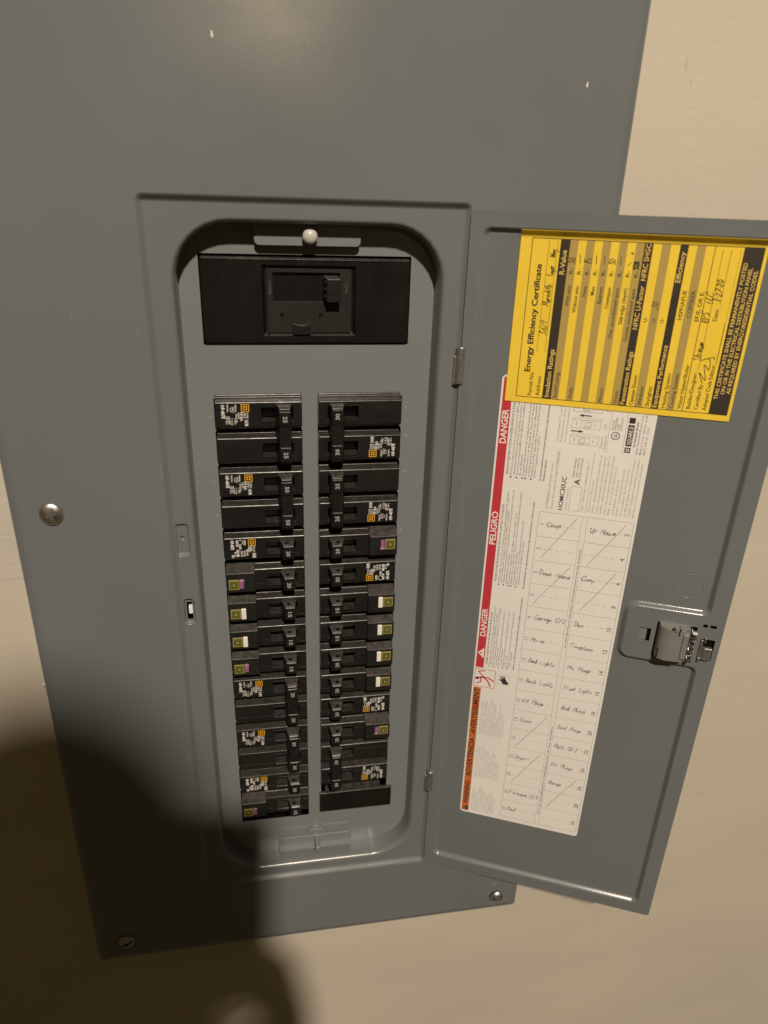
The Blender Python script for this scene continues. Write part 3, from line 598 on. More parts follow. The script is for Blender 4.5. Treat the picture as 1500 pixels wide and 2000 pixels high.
# ------------------------------------------------------------------ main breaker
mb = empty('main_breaker', W(0, -64, 0), 'wide black main breaker with one side-throw handle above the breaker columns', 'main breaker')
g = Geo(); MO = rect(-66.2, 66.0, -90.8, -37.6, 1.2); MI = rect(-28.9, 31.0, -86.4, -42.6, .6)
g.strip([lift(ring(MO, o, 4), d) for o, d in ((0, -10), (0, 1.2), (.4, 1.9), (1.1, 2.3))]); g.poly([ring(MO, 1.1, 4), ring(MI, 0, 4)], 2.3)
g.strip([lift(ring(MI, o, 4), d) for o, d in ((0, 2.3), (.3, 2.0), (1.6, -.6), (2.2, -.8))])
WIN = [(-22.2, -82.0), (20.6, -82.0), (20.6, -64.0), (-22.2, -64.0)]
g.poly([ring(MI, 2.2, 4)], -.8)
hs = g.obj('housing', 'black_main', mb, sheet=True)
g = Geo()
for yy in (-89.4,): g.box(-65, 65, yy - .25, yy + .25, 2.2, 2.55)
g.box(-25.6, -25.2, -87, -41, 2.2, 2.5)
g.obj('rim', 'black_main', mb)
g = Geo(); PL = ring(rect(-26.2, 28.0, -84.2, -44.6, .5), 0, 3)
g.poly([PL, WIN], 1.4); g.strip([lift(PL, 1.4), lift(PL, -.8)]); g.strip([lift(WIN, 1.4), lift(WIN, -5.0)])
fr = g.obj('escutcheon', 'charcoal', mb, sheet=True)
g = Geo(); g.poly([WIN], -5.0); g.box(6.0, 6.4, -81.5, -64.4, -5, -4.5); g.obj('window_floor', 'hole', mb)
g = Geo(); g.hexa((9.0, 19.6, -80.6, -65.6, -5), (11.6, 20.4, -79.0, -64.6, 9.0)); 
h = g.obj('handle', 'black_h', mb, bevel=.6)
g = Geo()
for k in range(3): g.box(10.2, 11.4, -77.6 + k * 4.3, -76.7 + k * 4.3, 6.0, 8.4)
for k in range(4): g.box(13.6, 18.6, -76.5 + k * 3.0, -76.1 + k * 3.0, 8.9, 9.3)
g.obj('grip_rib', 'charcoal', h)
g = Geo()
for x in (-16.6, 8.0): g.cyl(x, -55.8, 1.0, 1.5, 1.35, 16)
g.obj('test_hole_shade', 'hole', fr)  # flat dark discs on the face, painted as shaded holes
g = Geo(); k = 16; pts = [(-10.0, -43.6)] + [(-10.0 + 11.6 * i / k, -50.6 + 1.1 * math.sin(math.pi * i / k)) for i in range(k + 1)] + [(1.6, -43.6)]
pp = [(p[0], p[1]) for p in pts]; g.poly([pp], 3.6); g.strip([lift(pp, 3.6), lift(pp, 1.2)]); g.obj('stop_tab', 'black_h', fr, bevel=.3)
q = Ink(cwfn(-72.5, 1.4), .05); q.text('OFF', 0, 25.6, 2.4, 8.5, 'c', .01); q.obj('lettering', 'print_dim', fr)
q = Ink(cwfn(-72.5, 1.4), .05); q.text('ON', 0, -23.8, 2.2, 6.0, 'c', .01); q.obj('lettering', 'print_dim', fr)

# ------------------------------------------------------------------ printed directory label inside the door
LH = -HD_ + .02
def dirfn(u, b, h): return D3(28.2 + b, 364.5 - u, LH + h)            # reads upwards
dl = empty('circuit_directory', dirfn(0, 50, 0), 'long white printed directory label with red and orange warning band, stuck inside the door', 'label')
g = Geo(dirfn); LO = ring(rect(0, 387, 0, 100.3, 2.6), 0, 6); g.poly([LO], .22); g.strip([lift(LO, .22), lift(LO, 0)]); g.obj('paper', 'label', dl)
q = Ink(dirfn, .26); q.rect(153.8, 385.8, 1.3, 7.5); q.obj('red_band', 'red', dl)
q = Ink(dirfn, .26); q.rect(1.8, 134.6, 1.3, 7.3); q.obj('orange_band', 'orange', dl)
q = Ink(dirfn, .31); q.polygon([(162.6, 6.7), (172.6, 6.7), (167.6, 2.0)]); q.obj('warning_triangle', 'label', dl)
q = Ink(dirfn, .36); q.polygon([(166.9, 5.2), (168.3, 5.2), (167.9, 3.2), (167.3, 3.2)]); q.obj('exclamation_mark', 'red', dl)
for t, u, w in (('DANGER', 183.0, 25.0), ('PELIGRO', 262.5, 26.2), ('DANGER', 340.0, 24.0)):
    q = Ink(dirfn, .31); q.text(t, u, 6.4, 4.1, w, bold=.022, res=4); q.obj('heading_text', 'label', dl)
q = Ink(dirfn, .31); q.polygon([(1.9, 6.6), (8.2, 6.6), (5.0, 1.9)]); q.obj('warning_triangle', 'ink', dl)
q = Ink(dirfn, .36); q.polygon([(4.5, 5.4), (5.6, 5.4), (5.3, 3.2), (4.8, 3.2)]); q.obj('exclamation_mark', 'orange', dl)
for t, u, w in (('WARNING', 9.6, 26.0), ('ADVERTENCIA', 40.5, 42.0), ('AVERTISSEMENT', 87.0, 46.6)):
    q = Ink(dirfn, .31); q.text(t, u, 6.2, 3.9, w, bold=.022, res=4); q.obj('heading_text', 'ink', dl)
# pictograms
q = Ink(dirfn, .26); q.frame(135.4, 152.6, 1.2, 17.6, .35); q.obj('pictogram_frame', 'red', dl)
q = Ink(dirfn, .27)
for ln, w in (([(144, 5.0), (145.2, 8.2)], 1.5), ([(145.2, 8.2), (150.0, 4.0), (151.2, 8.8)], .9), ([(144.6, 6.2), (140.5, 6.6), (138.2, 3.4)], .9), ([(145, 8.0), (142.0, 12.0), (137.2, 14.2)], 1.1), ([(145.2, 8.2), (144.8, 12.4), (142.6, 16.6)], 1.1)): q.line(ln, w)
q.circle(143.2, 3.4, .7, 1.2); q.obj('shock_pictogram', 'red', dl)
q = Ink(dirfn, .26); q.frame(140.8, 150.2, 19.8, 28.4, .2); q.obj('pictogram_frame', 'ink_line', dl)
q = Ink(dirfn, .27); q.polygon([(141.6, 27.8), (141.8, 23.4), (143.6, 23.0), (145.2, 20.8), (146.3, 21.2), (145.8, 23.2), (148.2, 21.4), (148.9, 22.2), (146.8, 24.2), (149.0, 23.6), (149.3, 24.5), (146.8, 25.6), (144.8, 26.6), (143.4, 28.0)]); q.obj('hand_pictogram', 'ink', dl)
def para(name, lines, u, b, cap, lead, mat='ink', width=None, bold=0.0):
    q = Ink(dirfn, .26)
    for i, t in enumerate(lines):
        if t: q.text(t, u, b + lead * i, cap, None if not width else min(width, len(t) * cap * .72), bold=bold, res=1)
    o = q.obj(name, mat, dl); o['kind'] = 'stuff'; return o
EN = ['Apply appropriate personal protective equipment (PPE) and follow', 'safe electrical work practices. See NFPA 70E or CSA Z462.', 'This equipment must only be installed and serviced by qualified', 'electrical personnel.', 'Turn off all power supplying this equipment before working on', 'or inside equipment.', 'Always use a properly rated voltage sensing device to confirm', 'power is off.', 'Replace all devices, doors and covers before turning on power', 'to this equipment.']
ES = ['Utilice equipo de proteccion personal apropiado y siga las practicas de seguridad', 'electrica establecidas. Consulte la norma 70E de NFPA o CSA Z462.', 'Solamente el personal electrico especializado debera instalar y prestar servicio de', 'mantenimiento a este equipo.', 'Desenergice el equipo antes de realizar cualquier trabajo en el.', 'Siempre utilice un dispositivo detector de tension nominal adecuado para confirmar', 'la desenergizacion del equipo.', 'Vuelva a colocar todos los dispositivos, las puertas y las', 'cubiertas antes de energizar este equipo.']
FR = ['Portez un equipement de protection personnel (EPP) approprie et', 'observez les methodes de travail electrique securitaire. Voir NFPA 70E.', 'Seul un personnel qualifie doit effectuer l installation et l entretien', 'de cet appareil.', 'Coupez l alimentation de cet appareil avant d y travailler.', 'Utilisez toujours un dispositif de detection de tension a valeur', 'nominale appropriee pour s assurer que l alimentation est coupee.', 'Replacez tous les dispositifs, les portes et les couvercles avant de', 'mettre l appareil sous tension.']
para('paragraph_text', ['HAZARD OF ELECTRIC SHOCK, EXPLOSION, OR ARC FLASH'], 158, 10.2, 1.35, 2, width=66, bold=.015)
para('paragraph_text', EN, 158, 12.4, 1.15, 1.75, width=68)
para('paragraph_text', ['Failure to follow these instructions will result in death or serious injury.'], 157, 31.0, 1.2, 2, width=68, bold=.02)
para('paragraph_text', ['PELIGRO DE DESCARGA ELECTRICA, EXPLOSION O DESTELLO POR ARQUEO'], 233, 10.2, 1.4, 2, width=76, bold=.012)
para('paragraph_text', ES, 232, 12.6, 1.25, 1.8, width=79)
para('paragraph_text', ['El incumplimiento de estas precauciones podra causar la muerte o lesiones serias.'], 230, 31.0, 1.2, 2, width=77, bold=.02)
para('paragraph_text', ['RISQUE D ELECTROCUTION, D EXPLOSION OU D ECLAIR D ARC'], 318.5, 10.4, 1.55, 2, width=66, bold=.012)
para('paragraph_text', FR, 318, 13.0, 1.35, 2.0, width=66)
para('paragraph_text', ['Si ces precautions ne sont pas respectees, cela entrainera la mort ou des', 'blessures graves.'], 316, 33.0, 1.3, 2.4, width=68, bold=.02)
q = Ink(dirfn, .26)
for i in (0, 2, 4, 6, 8): q.rect(156.2, 157.1, 11.4 + 1.75 * i, 12.3 + 1.75 * i)
for i in (0, 2, 4, 5, 7): q.rect(230.0, 231.0, 11.6 + 1.8 * i, 12.6 + 1.8 * i); q.rect(315.8, 316.9, 11.8 + 2.0 * i, 12.9 + 2.0 * i)
o = q.obj('bullet', 'ink', dl); o['kind'] = 'stuff'
W1 = ['This product can expose you to', 'chemicals including lead and', 'lead compounds, which are', 'known to the State of California', 'to cause cancer and birth defects', 'or other reproductive harm.', 'For more information go to', 'www.P65Warnings.ca.gov.', 'All wiring must be installed', 'by qualified personnel and', 'follow the local code.']
W2 = ['Este producto puede exponerle a agentes', 'quimicos, incluyendo plomo y compuestos', 'de plomo, que son conocidos por el Estado', 'de California como causantes de cancer y', 'defectos de nacimiento u otros danos', 'reproductivos. Para mayor informacion', 'visite www.P65Warnings.ca.gov.', 'Todo el cableado debe ser instalado', 'por personal especializado y seguir', 'el codigo local vigente.', 'Conserve esta etiqueta.']
W3 = ['Ce produit peut vous exposer a des agents', 'chimiques, y compris plomb et composes de', 'plomb, identifies par l Etat de Californie', 'comme pouvant causer le cancer et des', 'malformations congenitales ou autres troubles', 'de l appareil reproducteur. Pour de plus', 'amples informations, prendre contact avec', 'www.P65Warnings.ca.gov.', 'Le cablage doit etre fait par du personnel', 'qualifie selon le code local.', 'Conserver cette etiquette.']
para('paragraph_text', W1, 4, 10.0, 1.15, 1.85, 'ink_grey', 33); para('paragraph_text', W2, 42, 10.0, 1.15, 1.85, 'ink_grey', 41); para('paragraph_text', W3, 88, 10.0, 1.15, 1.85, 'ink_grey', 44)
# product block
para('product_text', ['HOMELINE Load Center Cover /', 'Frente del centro de carga HOMELINE'], 296.5, 40.2, 1.7, 3.3, 'ink_grey', 42)
q = Ink(dirfn, .26); q.text('HOMC30UC', 296.2, 50.0, 3.0, 25.0, bold=.01, res=3); q.obj('model_text', 'ink', dl)
para('product_text', ['Series / Serie: S1'], 296.5, 52.8, 1.3, 2, 'ink_grey', 22)
q = Ink(dirfn, .26); q.frame(296.5, 314.8, 54.0, 61.0, .22); q.obj('rating_box', 'ink_line', dl)
q = Ink(dirfn, .26); q.text('A', 316.2, 59.0, 3.6, 4.2, bold=.02, res=3); q.obj('model_text', 'ink', dl)
para('product_text', ['Mains Rating /', 'Valor nominal de', 'la linea principal'], 321.5, 54.8, 1.4, 2.1, 'ink', 14)
para('product_text', ['Type 1 Enclosure / Gabinete Tipo 1'], 297, 63.6, 1.7, 2, 'ink_grey', 36)
q = Ink(dirfn, .26); q.rect(296.5, 340.5, 65.6, 65.85); q.obj('rule', 'ink_line', dl)
para('product_text', ['Accessories / Accesorios:', 'HOM -   Branch breaker filler plate / Placa de', '        relleno del interruptor automatico derivado', 'QOM2 -  Main breaker filler plate / Placa de', '        relleno del interruptor automatico principal', 'PK4L -  Door lock kit / Accesorio de', '        cerradura de puerta', 'HOMC -  Cover screw kit / Accesorio', '        de tornillos de la cubierta', 'See Wiring Diagram for additional Accessories', 'Consulte el diagrama de alambrado para obtener', 'informacion sobre accesorios adicionales'], 297, 68.2, 1.35, 2.65, 'ink_grey', 42)
para('product_text', ['Circuit Breakers: To reset', 'Restablecimiento: de los', 'interruptores automaticos'], 345.5, 41.0, 1.3, 2.5, 'ink_grey', 30)
for k, (u0, lev) in enumerate(((344.8, 0), (356.0, 1), (367.2, 0))):
    q = Ink(dirfn, .26); b0, b1 = 48.2, 66.4
    q.line([(u0, b0), (u0 + 5.6, b0 + .4), (u0 + 5.8, b1 + .4), (u0, b1), (u0, b0)], .22); q.line([(u0 + 5.6, b0 + .4), (u0 + 7.2, b0 + 1.4), (u0 + 7.2, b1 + .8), (u0 + 5.8, b1 + .4)], .18)
    q.line([(u0 + 1, b0 + 6), (u0 + 4.8, b0 + 6), (u0 + 4.8, b0 + 13), (u0 + 1, b0 + 13), (u0 + 1, b0 + 6)], .18); q.circle(u0 + 2.8, b0 + (8.4 + 2.2 * lev), 1.7, .22, 14); q.circle(u0 + 1.4, b0 + (8.0 + 2 * lev), 1.6, .2, 12, 60, 300)
    q.text('ON', u0 + 1.8, b0 + 3.6, 1.1, 2.2, bold=.02, res=1); q.text('OFF', u0 + 1.6, b0 + 15.6, 1.0, 2.6, res=1); q.obj('breaker_diagram', 'ink_line', dl)
for u0, sgn in ((353.8, 1), (364.8, -1)):
    q = Ink(dirfn, .26); a, b_ = (48.6, 56.6) if sgn > 0 else (60.0, 52.0)
    q.line([(u0, a), (u0, b_ - 2.2 * sgn)], .75); q.polygon([(u0 - .95, b_ - 3 * sgn), (u0 + .95, b_ - 3 * sgn), (u0, b_)]); q.obj('arrow', 'ink', dl)
para('product_text', ['Tripped', 'Disparado'], 343.4, 69.4, 1.5, 2.2, 'ink_grey', 11); para('product_text', ['(1)'], 357.2, 70.6, 2.0, 2, 'ink_grey', 3); para('product_text', ['(2)'], 368.6, 70.6, 2.0, 2, 'ink_grey', 3)
q = Ink(dirfn, .26); q.rect(340.8, 386, 72.4, 72.6); q.obj('rule', 'ink_line', dl)
q = Ink(dirfn, .26); q.rect(341.2, 386, 82.6, 82.8); q.obj('rule', 'ink_line', dl)
q = Ink(dirfn, .26); q.circle(353.2, 76.9, 2.5, .5); q.text('UL', 351.7, 77.9, 2.0, 3.0, bold=.02, res=2); q.obj('listing_mark', 'ink', dl)
para('product_text', ['ENCLOSED', 'PANELBOARD', 'COVER', 'LISTED R-2190'], 357, 75.0, 1.2, 1.75, 'ink', 9)
q = Ink(dirfn, .26); q.frame(342.6, 346.2, 83.9, 87.6, .75); q.rect(343.9, 344.9, 85.1, 86.3); q.obj('logo_square', 'ink', dl)
q = Ink(dirfn, .26); q.rect(347.2, 361.6, 83.9, 87.7); q.obj('logo_bar', 'ink', dl)
q = Ink(dirfn, .30); q.text('SQUARE D', 348.2, 87.0, 2.3, 12.4, bold=.02, res=2); q.obj('logo_text', 'label', dl)
q = Ink(dirfn, .26); q.rect(362.6, 366.4, 83.9, 87.7); q.obj('logo_bar', 'ink', dl)
para('product_text', ['by Schneider Electric'], 347.2, 90.0, 1.4, 2, 'ink', 17, .02)
para('product_text', ['www. Schneider-Electric.com', 'Made in U.S.A. / Hecho en EE.UU.', '48371-073-02   [UL]', ''], 342, 92.2, 1.35, 2.4, 'ink_grey', 40, .01)
# directory table
q = Ink(dirfn, .26); GU0, GU1 = 4.2, 293.4; cols = (34.8, 64.4, 67.9, 98.6); rp = (GU1 - GU0) / 15
q.frame(GU0, GU1, cols[0], cols[3], .24)
for c in cols[1:3]: q.rect(GU0, GU1, c - .1, c + .1)
for k in range(1, 15):
    u = GU1 - rp * k
    q.rect(u - .12, u + .12, cols[0], cols[1]); q.rect(u - .12, u + .12, cols[2], cols[3])
q.obj('table_rules', 'ink_line', dl)
q = Ink(dirfn, .26)
LW = ['Comp', '', 'Down House', '', 'Garage GFI', 'Micro', 'Bed Lights', 'Back Lights', 'Kit Plugs', 'Oven', '', 'Dryer', '', 'Furnace GFI', 'Bed']
RW = ['Up House', '', 'Comp', '', 'Den', 'Fireplace', 'Mic Plugs', 'Front Lights', 'Bed Plugs', 'Bed Plugs', 'Bath GFI', 'Kit Plugs', 'Range', '', '']
for k in range(15):
    u = GU1 - rp * (k + .5)
    for side, b0, b1, wd in ((0, cols[0], cols[1], LW[k]), (1, cols[2], cols[3], RW[k])):
        done = 5.0 + len(wd) * 2.15 if wd else (5.5 if side == 0 else 1.5)
        x = b0 + done
        end = b1 - (1.5 if side == 0 else 6.0)
        while x < end: q.rect(u - .13, u + .13, x, min(x + 2.4, end)); x += 4.6
o = q.obj('dashed_rules', 'ink_line', dl); o['kind'] = 'stuff'
q = Ink(dirfn, .26)
for k in range(15):
    u = GU1 - rp * (k + .5)
    q.text(str(2 * k + 1), u, cols[0] + 4.2, 2.9, None, 'c', .008, 2); q.text(str(2 * k + 2), u, cols[3] - 1.8, 3.1, None, 'c', .02, 2)
o = q.obj('row_numbers', 'ink_grey', dl); o['kind'] = 'stuff'
q = Ink(dirfn, .26)
for u0, u1 in ((185, 268), (15, 110)): q.text('See other side of door for instructions / Vea las instrucciones al otro lado de la puerta' if u0 > 100 else 'Circuit identification / Identificacion de los circuitos', (u0 + u1) / 2, 66.9, 1.25, u1 - u0, 'c', .015, 1)
o = q.obj('strip_text', 'ink', dl); o['kind'] = 'stuff'
def tabfn(a, c, h): return D3(28.2 + a, 364.5 - c, LH + h)      # a along the table width, c = up the label
hfn = lambda a, b, h: D3(28.2 + a, 364.5 + b, LH + h)           # b downwards
for k in range(15):
    u = GU1 - rp * (k + .5)
    for b0, wd, dx in ((cols[0], LW[k], 5.6), (cols[2], RW[k], 2.2)):
        if not wd: continue
        q = Ink(hfn, .31); sq = min(1.0, 6.6 / max(3.0, len(wd) * .62)); h_ = 3.8
        q.hand(wd, b0 + dx + random.uniform(-.4, .6), -(u - 1.2), h_, .52, random.uniform(.0, .06), .16, .88, sq * 1.12); o = q.obj('handwriting', 'pencil', dl)
for k, b0, b1 in ((0, cols[0], cols[1]), (2, cols[0], cols[1]), (9, cols[0], cols[1]), (11, cols[0], cols[1]), (0, cols[2], cols[3]), (2, cols[2], cols[3]), (12, cols[2], cols[3])):
    uT, uB = GU1 - rp * k - 2.0, GU1 - rp * (k + 2) + 1.5
    q = Ink(dirfn, .30); a0, a1 = b0 + 4.2, b1 - (3.2 if b0 < 40 else 5.0)
    bw = random.uniform(-.9, 1.1); a0 += random.uniform(-.8, 1.4); a1 += random.uniform(-2, .8); uB += random.uniform(-.6, 1.6); q.line([(uB + (uT - uB) * t, a0 + (a1 - a0) * t + bw * math.sin(t * 3.1)) for t in [i / 8 for i in range(9)]], .42); q.obj('pencil_slash', 'pencil', dl)

# ------------------------------------------------------------------ yellow certificate, its top edge bent up over the rim of the door
def chh(y): return .75 + (0 if y > -107.6 else (HD_ + .45) * min(1, (-107.6 - y) / 4.2) ** 1.6)
def certfn(u, b, h): y = -5.5 - u; return D3(31.2 + b, y, LH + chh(y) + h)
ct = empty('certificate', certfn(0, 70, 0), 'yellow paper energy efficiency certificate overlapping the top of the white label', 'certificate')
g = Geo(certfn); us = [0, 25, 50, 75, 101.5] + [102.1 + .45 * i for i in range(11)]
for hh in (0.0, -.14):
    rows_ = [g.add([(u, b, hh) for b in (0, 35, 70, 105, 139.2)]) for u in us]
    for a, b_ in zip(rows_, rows_[1:]):
        for i in range(4): g.f.append([a + i, a + i + 1, b_ + i + 1, b_ + i])
bd = [(u, 0) for u in us] + [(us[-1], b) for b in (35, 70, 105, 139.2)] + [(u, 139.2) for u in reversed(us[:-1])] + [(0, b) for b in (105, 70, 35)]
g.strip([[(p[0], p[1], 0.0) for p in bd], [(p[0], p[1], -.14) for p in bd]])
pp_ = g.obj('paper', 'yellow', ct)
CB0, CB1, CU0, CU1 = 6.9, 137.4, 3.7, 102.0
q = Ink(certfn, .05); q.frame(CU0, CU1, CB0, CB1, .42); q.obj('border', 'card_black', ct)
step = (72.2 - 29.6) / 9
for b0, b1 in [(29.6 + step * i, 29.6 + step * (i + 1)) for i in (0, 2, 4, 6, 8)] + [(81.9, 86.8), (101.2, 106.0)]:
    q = Ink(certfn, .05); q.rect(CU0 + .4, CU1 - .4, b0, b1); q.obj('shaded_row', 'yellow_dark', ct)
for b0, b1 in ((24.0, 29.6), (72.2, 77.0), (92.0, 96.5), (126.5, 137.4)):
    q = Ink(certfn, .09); q.rect(CU0, CU1, b0, b1); q.obj('black_bar', 'card_black', ct)
q = Ink(certfn, .09); q.rect(CU0, CU1, 110.8, 111.15); q.rect(34, CU1 - 1, 17.1, 17.3); q.rect(34, CU1 - 1, 22.3, 22.5); q.rect(69, CU1 - 2, 119.8, 120.0); q.rect(30, CU1 - 2, 115.3, 115.5); q.rect(35, 59, 124.6, 124.8); q.rect(35, CU1 - 2, 124.9, 125.0); q.obj('rule', 'card_black', ct)['kind'] = 'stuff'
q = Ink(certfn, .10); q.text('Energy Efficiency Certificate', 20.6, 14.2, 3.4, 66.4, bold=.026, res=4); q.obj('title_text', 'card_black', ct)
def crow(lines, mat, h, name, bold=0.006):
    for t, u, b, cap, w, al in lines:
        q = Ink(certfn, h); q.text(t, u, b, cap, w, al, bold, 3); q.obj(name, mat, ct)
crow([('Permit No.', 5.2, 17.0, 2.5, 15.6, 'l'), ('Address:', 5.2, 22.0, 2.5, 13.4, 'l'), ('Builder/Designer:', 5.8, 115.2, 2.2, 23, 'l'), ('Certified By', 5.8, 119.8, 2.2, 16, 'l'), ('Adopted Code Edition:', 5.8, 124.6, 2.3, 28.6, 'l'), ('Date:', 60.0, 119.8, 2.2, 7, 'l'),
      ('Opaque Doors:', 5.0, 80.9, 2.2, 19.5, 'l'), ('Windows:', 5.0, 85.8, 2.2, 12.6, 'l'), ('Skylights:', 5.0, 90.7, 2.2, 13.0, 'l'), ('Heating System:', 5.2, 100.4, 2.2, 22, 'l'), ('Cooling System:', 5.2, 105.1, 2.2, 22.4, 'l'), ('Water Heater/Boiler', 5.2, 109.9, 2.2, 28.0, 'l'),
      ('HSPF/AFUE', 76.4, 100.2, 2.3, 17.0, 'r'), ('COP/SEER', 76.6, 105.0, 2.3, 15.8, 'r'), ('EF/E, OR E,', 76.4, 109.8, 2.3, 17.2, 'r'), ('U-', 56.8, 80.6, 2.0, 2.8, 'l'), ('U-', 56.8, 85.4, 2.0, 2.8, 'l'), ('U-', 56.8, 90.2, 2.0, 2.8, 'l')], 'card_black', .10, 'line_text')
R9 = ['With attic', 'Without attic', 'Frame', 'Mass', 'Basement', 'Crawlspace', 'Over unconditioned space', 'Slab-edge (depth)', 'Outside conditioned space']
for i, t in enumerate(R9):
    b = 29.6 + step * i + 3.6
    crow([(t, 75.6, b, 2.15, len(t) * 1.25, 'r'), ('R-', 82.2, b, 2.15, 3.4, 'l')], 'card_black', .10, 'line_text')
crow([('Roof/Ceiling:', 5.0, 33.2, 2.15, 17.0, 'l'), ('Walls:', 5.0, 29.6 + step * 2 + 3.6, 2.15, 8, 'l'), ('Floors:', 5.0, 29.6 + step * 6 + 3.6, 2.15, 9.4, 'l'), ('Ducts:', 5.0, 29.6 + step * 8 + 3.6, 2.15, 8.4, 'l')], 'card_black', .10, 'line_text')
crow([('Insulation Ratings', 5.0, 28.1, 2.9, 31.0, 'l'), ('R-Value', 81.6, 28.1, 2.9, 14.0, 'l'), ('Fenestration Ratings', 4.8, 75.8, 2.7, 33.6, 'l'), ('NFRC U-Factor', 52.0, 75.8, 2.7, 25.6, 'l'), ('NFRC SHGC', 80.6, 75.8, 2.7, 20.8, 'l'), ('Equipment Performance', 4.8, 95.3, 2.6, 39.0, 'l'), ('Efficiency', 80.6, 95.3, 2.7, 17.2, 'l'),
      ('THIS CERTIFICATE SHALL BE PERMANENTLY POSTED', 53.4, 129.8, 2.1, 80.0, 'c'), ('ON OR IN THE ELECTRICAL DISTRIBUTION PANEL', 53.8, 133.0, 2.1, 74.0, 'c'), ('AS REQUIRED BY ENERGY/RESIDENTIAL CODES.', 53.4, 136.2, 2.1, 72.4, 'c')], 'card_text', .14, 'reversed_text', .012)
for wd, u, b, h_, w, sq in (('3619', 44.6, 21.8, 4.2, .38, 1.1), ('Meredith', 62.6, 21.8, 4.6, .4, .72), ('leger', 80.4, 21.8, 3.8, .36, .7), ('Way', 91.0, 21.6, 3.6, .36, .8), ('38', 88.0, 33.8, 4.2, .42, .9), ('15', 88.6, 33.8 + step * 2, 4.4, .42, .9), ('30', 88.6, 33.8 + step * 5, 4.0, .4, .9),
                           ('.30', 64.0, 85.8, 4.0, .42, 1.0), ('1-27-20', 71.5, 119.2, 3.6, .4, 1.0), ('Stream', 36.0, 115.4, 4.2, .4, .85), ('EPS', 58.6, 115.4, 4.0, .4, .9), ('LLC', 69.6, 115.2, 3.8, .4, .9), ('n', 95.0, 33.6 + step * 7, 2.6, .42, .9)):
    q = Ink(certfn, .16); q.hand(wd, u, b, h_, w, random.uniform(-.05, .03), .2, .9, sq); q.obj('handwriting', 'pen', ct)
q = Ink(certfn, .16)
for i in (1, 3, 4, 6): q.line([(88.6, 32.0 + step * i), (93.4, 31.6 + step * i)], .4)
q.line([(88.6, 31.6 + step * 7), (90.6, 33.2 + step * 7)], .36)
o = q.obj('pen_dash', 'pen', ct); o['kind'] = 'stuff'
q = Ink(certfn, .17); q.line(smooth_line([(86 + 3 + 2.6 * math.sin(i * 2.4), 31.4 + step * 8 + 1.7 * math.cos(i * 1.7)) for i in range(16)]), .38); q.obj('pen_scribble', 'pen', ct)
q = Ink(certfn, .17); q.line(smooth_line([(22.6, 119.2), (29, 116.4), (24.5, 120.6), (33.8, 118.2), (31.0, 121.4), (37.6, 120.6), (36.4, 116.0), (38.8, 122.4), (37.2, 123.2)]), .38); q.obj('signature', 'pen', ct)

# ------------------------------------------------------------------ the photographer and the phone, behind the camera: they cast the shadow at lower left
def ph(x, y, z): return CAM + (RT * x + DN * y + FW * z) * S
phone = empty('phone', ph(-25, 60, -6), 'dark phone held up in front of the panel, outside the picture', 'phone')
g = Geo(ph); PR = rect(-63, 12.5, -14, 147, 9)
g.strip([lift(ring(PR, o, 6), d) for o, d in ((1.5, -3.0), (.4, -3.6), (0, -5), (0, -9), (.4, -10.4), (1.5, -11))]); g.poly([ring(PR, 1.5, 6)], -3.0); g.poly([ring(PR, 1.5, 6)], -11.0)
g.obj('body', 'glass', phone)
g = Geo(ph)
for yy in (0, 26, 52): g.strip([[(9.5 * math.cos(t), yy + 9.5 * math.sin(t), d) for t in [2 * math.pi * i / 24 for i in range(24)]] for d in (-3, -1.4)])
g.obj('lens_ring', 'steel_dull', phone)
def skin(name, nodes, edges, mat, parent, sub=1):
    me = bpy.data.meshes.new(name); names = list(nodes)
    me.from_pydata([nodes[k][0] for k in names], [(names.index(a), names.index(b)) for a, b in edges], [])
    o = bpy.data.objects.new(name, me); link(o, parent)
    sk = o.modifiers.new('skin', 'SKIN'); sk.use_smooth_shade = True
    if not me.skin_vertices: me.attributes.new
    me.materials.append(M[mat])
    if len(me.skin_vertices) == 0:
        bm = bmesh.new(); bm.from_mesh(me); bm.verts.layers.skin.verify(); bm.to_mesh(me); bm.free()
    for i, k in enumerate(names):
        r = nodes[k][1]; r = r if isinstance(r, tuple) else (r, r)
        me.skin_vertices[0].data[i].radius = (r[0] * S, r[1] * S)
    me.skin_vertices[0].data[0].use_root = True
    sb = o.modifiers.new('sub', 'SUBSURF'); sb.levels = sub; sb.render_levels = sub
    return o
person = empty('person', W(-143, 1030, 960), 'person in dark clothing holding up a phone, outside the picture', 'person')
PY, PD, PX = -140, 248, -18
def WP(x, y, d): return W(x + PX, y + PY, d + PD)
N_ = {'pelvis': (WP(-125, 330, 720), 120), 'waist': (WP(-125, 150, 715), 125), 'chest': (WP(-125, -90, 705), 140), 'neck0': (WP(-128, -262, 695), 92), 'neck': (WP(-120, -285, 680), 56), 'head0': (WP(-118, -345, 655), 62), 'head1': (WP(-117, -430, 652), 80), 'head2': (WP(-117, -500, 655), 60)}  # neck base raised and widened to block lamp light
E_ = [('pelvis', 'waist'), ('waist', 'chest'), ('chest', 'neck0'), ('neck0', 'neck'), ('neck', 'head0'), ('head0', 'head1'), ('head1', 'head2')]
grip = {'R': ph(18, 126, -14), 'L': ph(-61, 108, -14)}
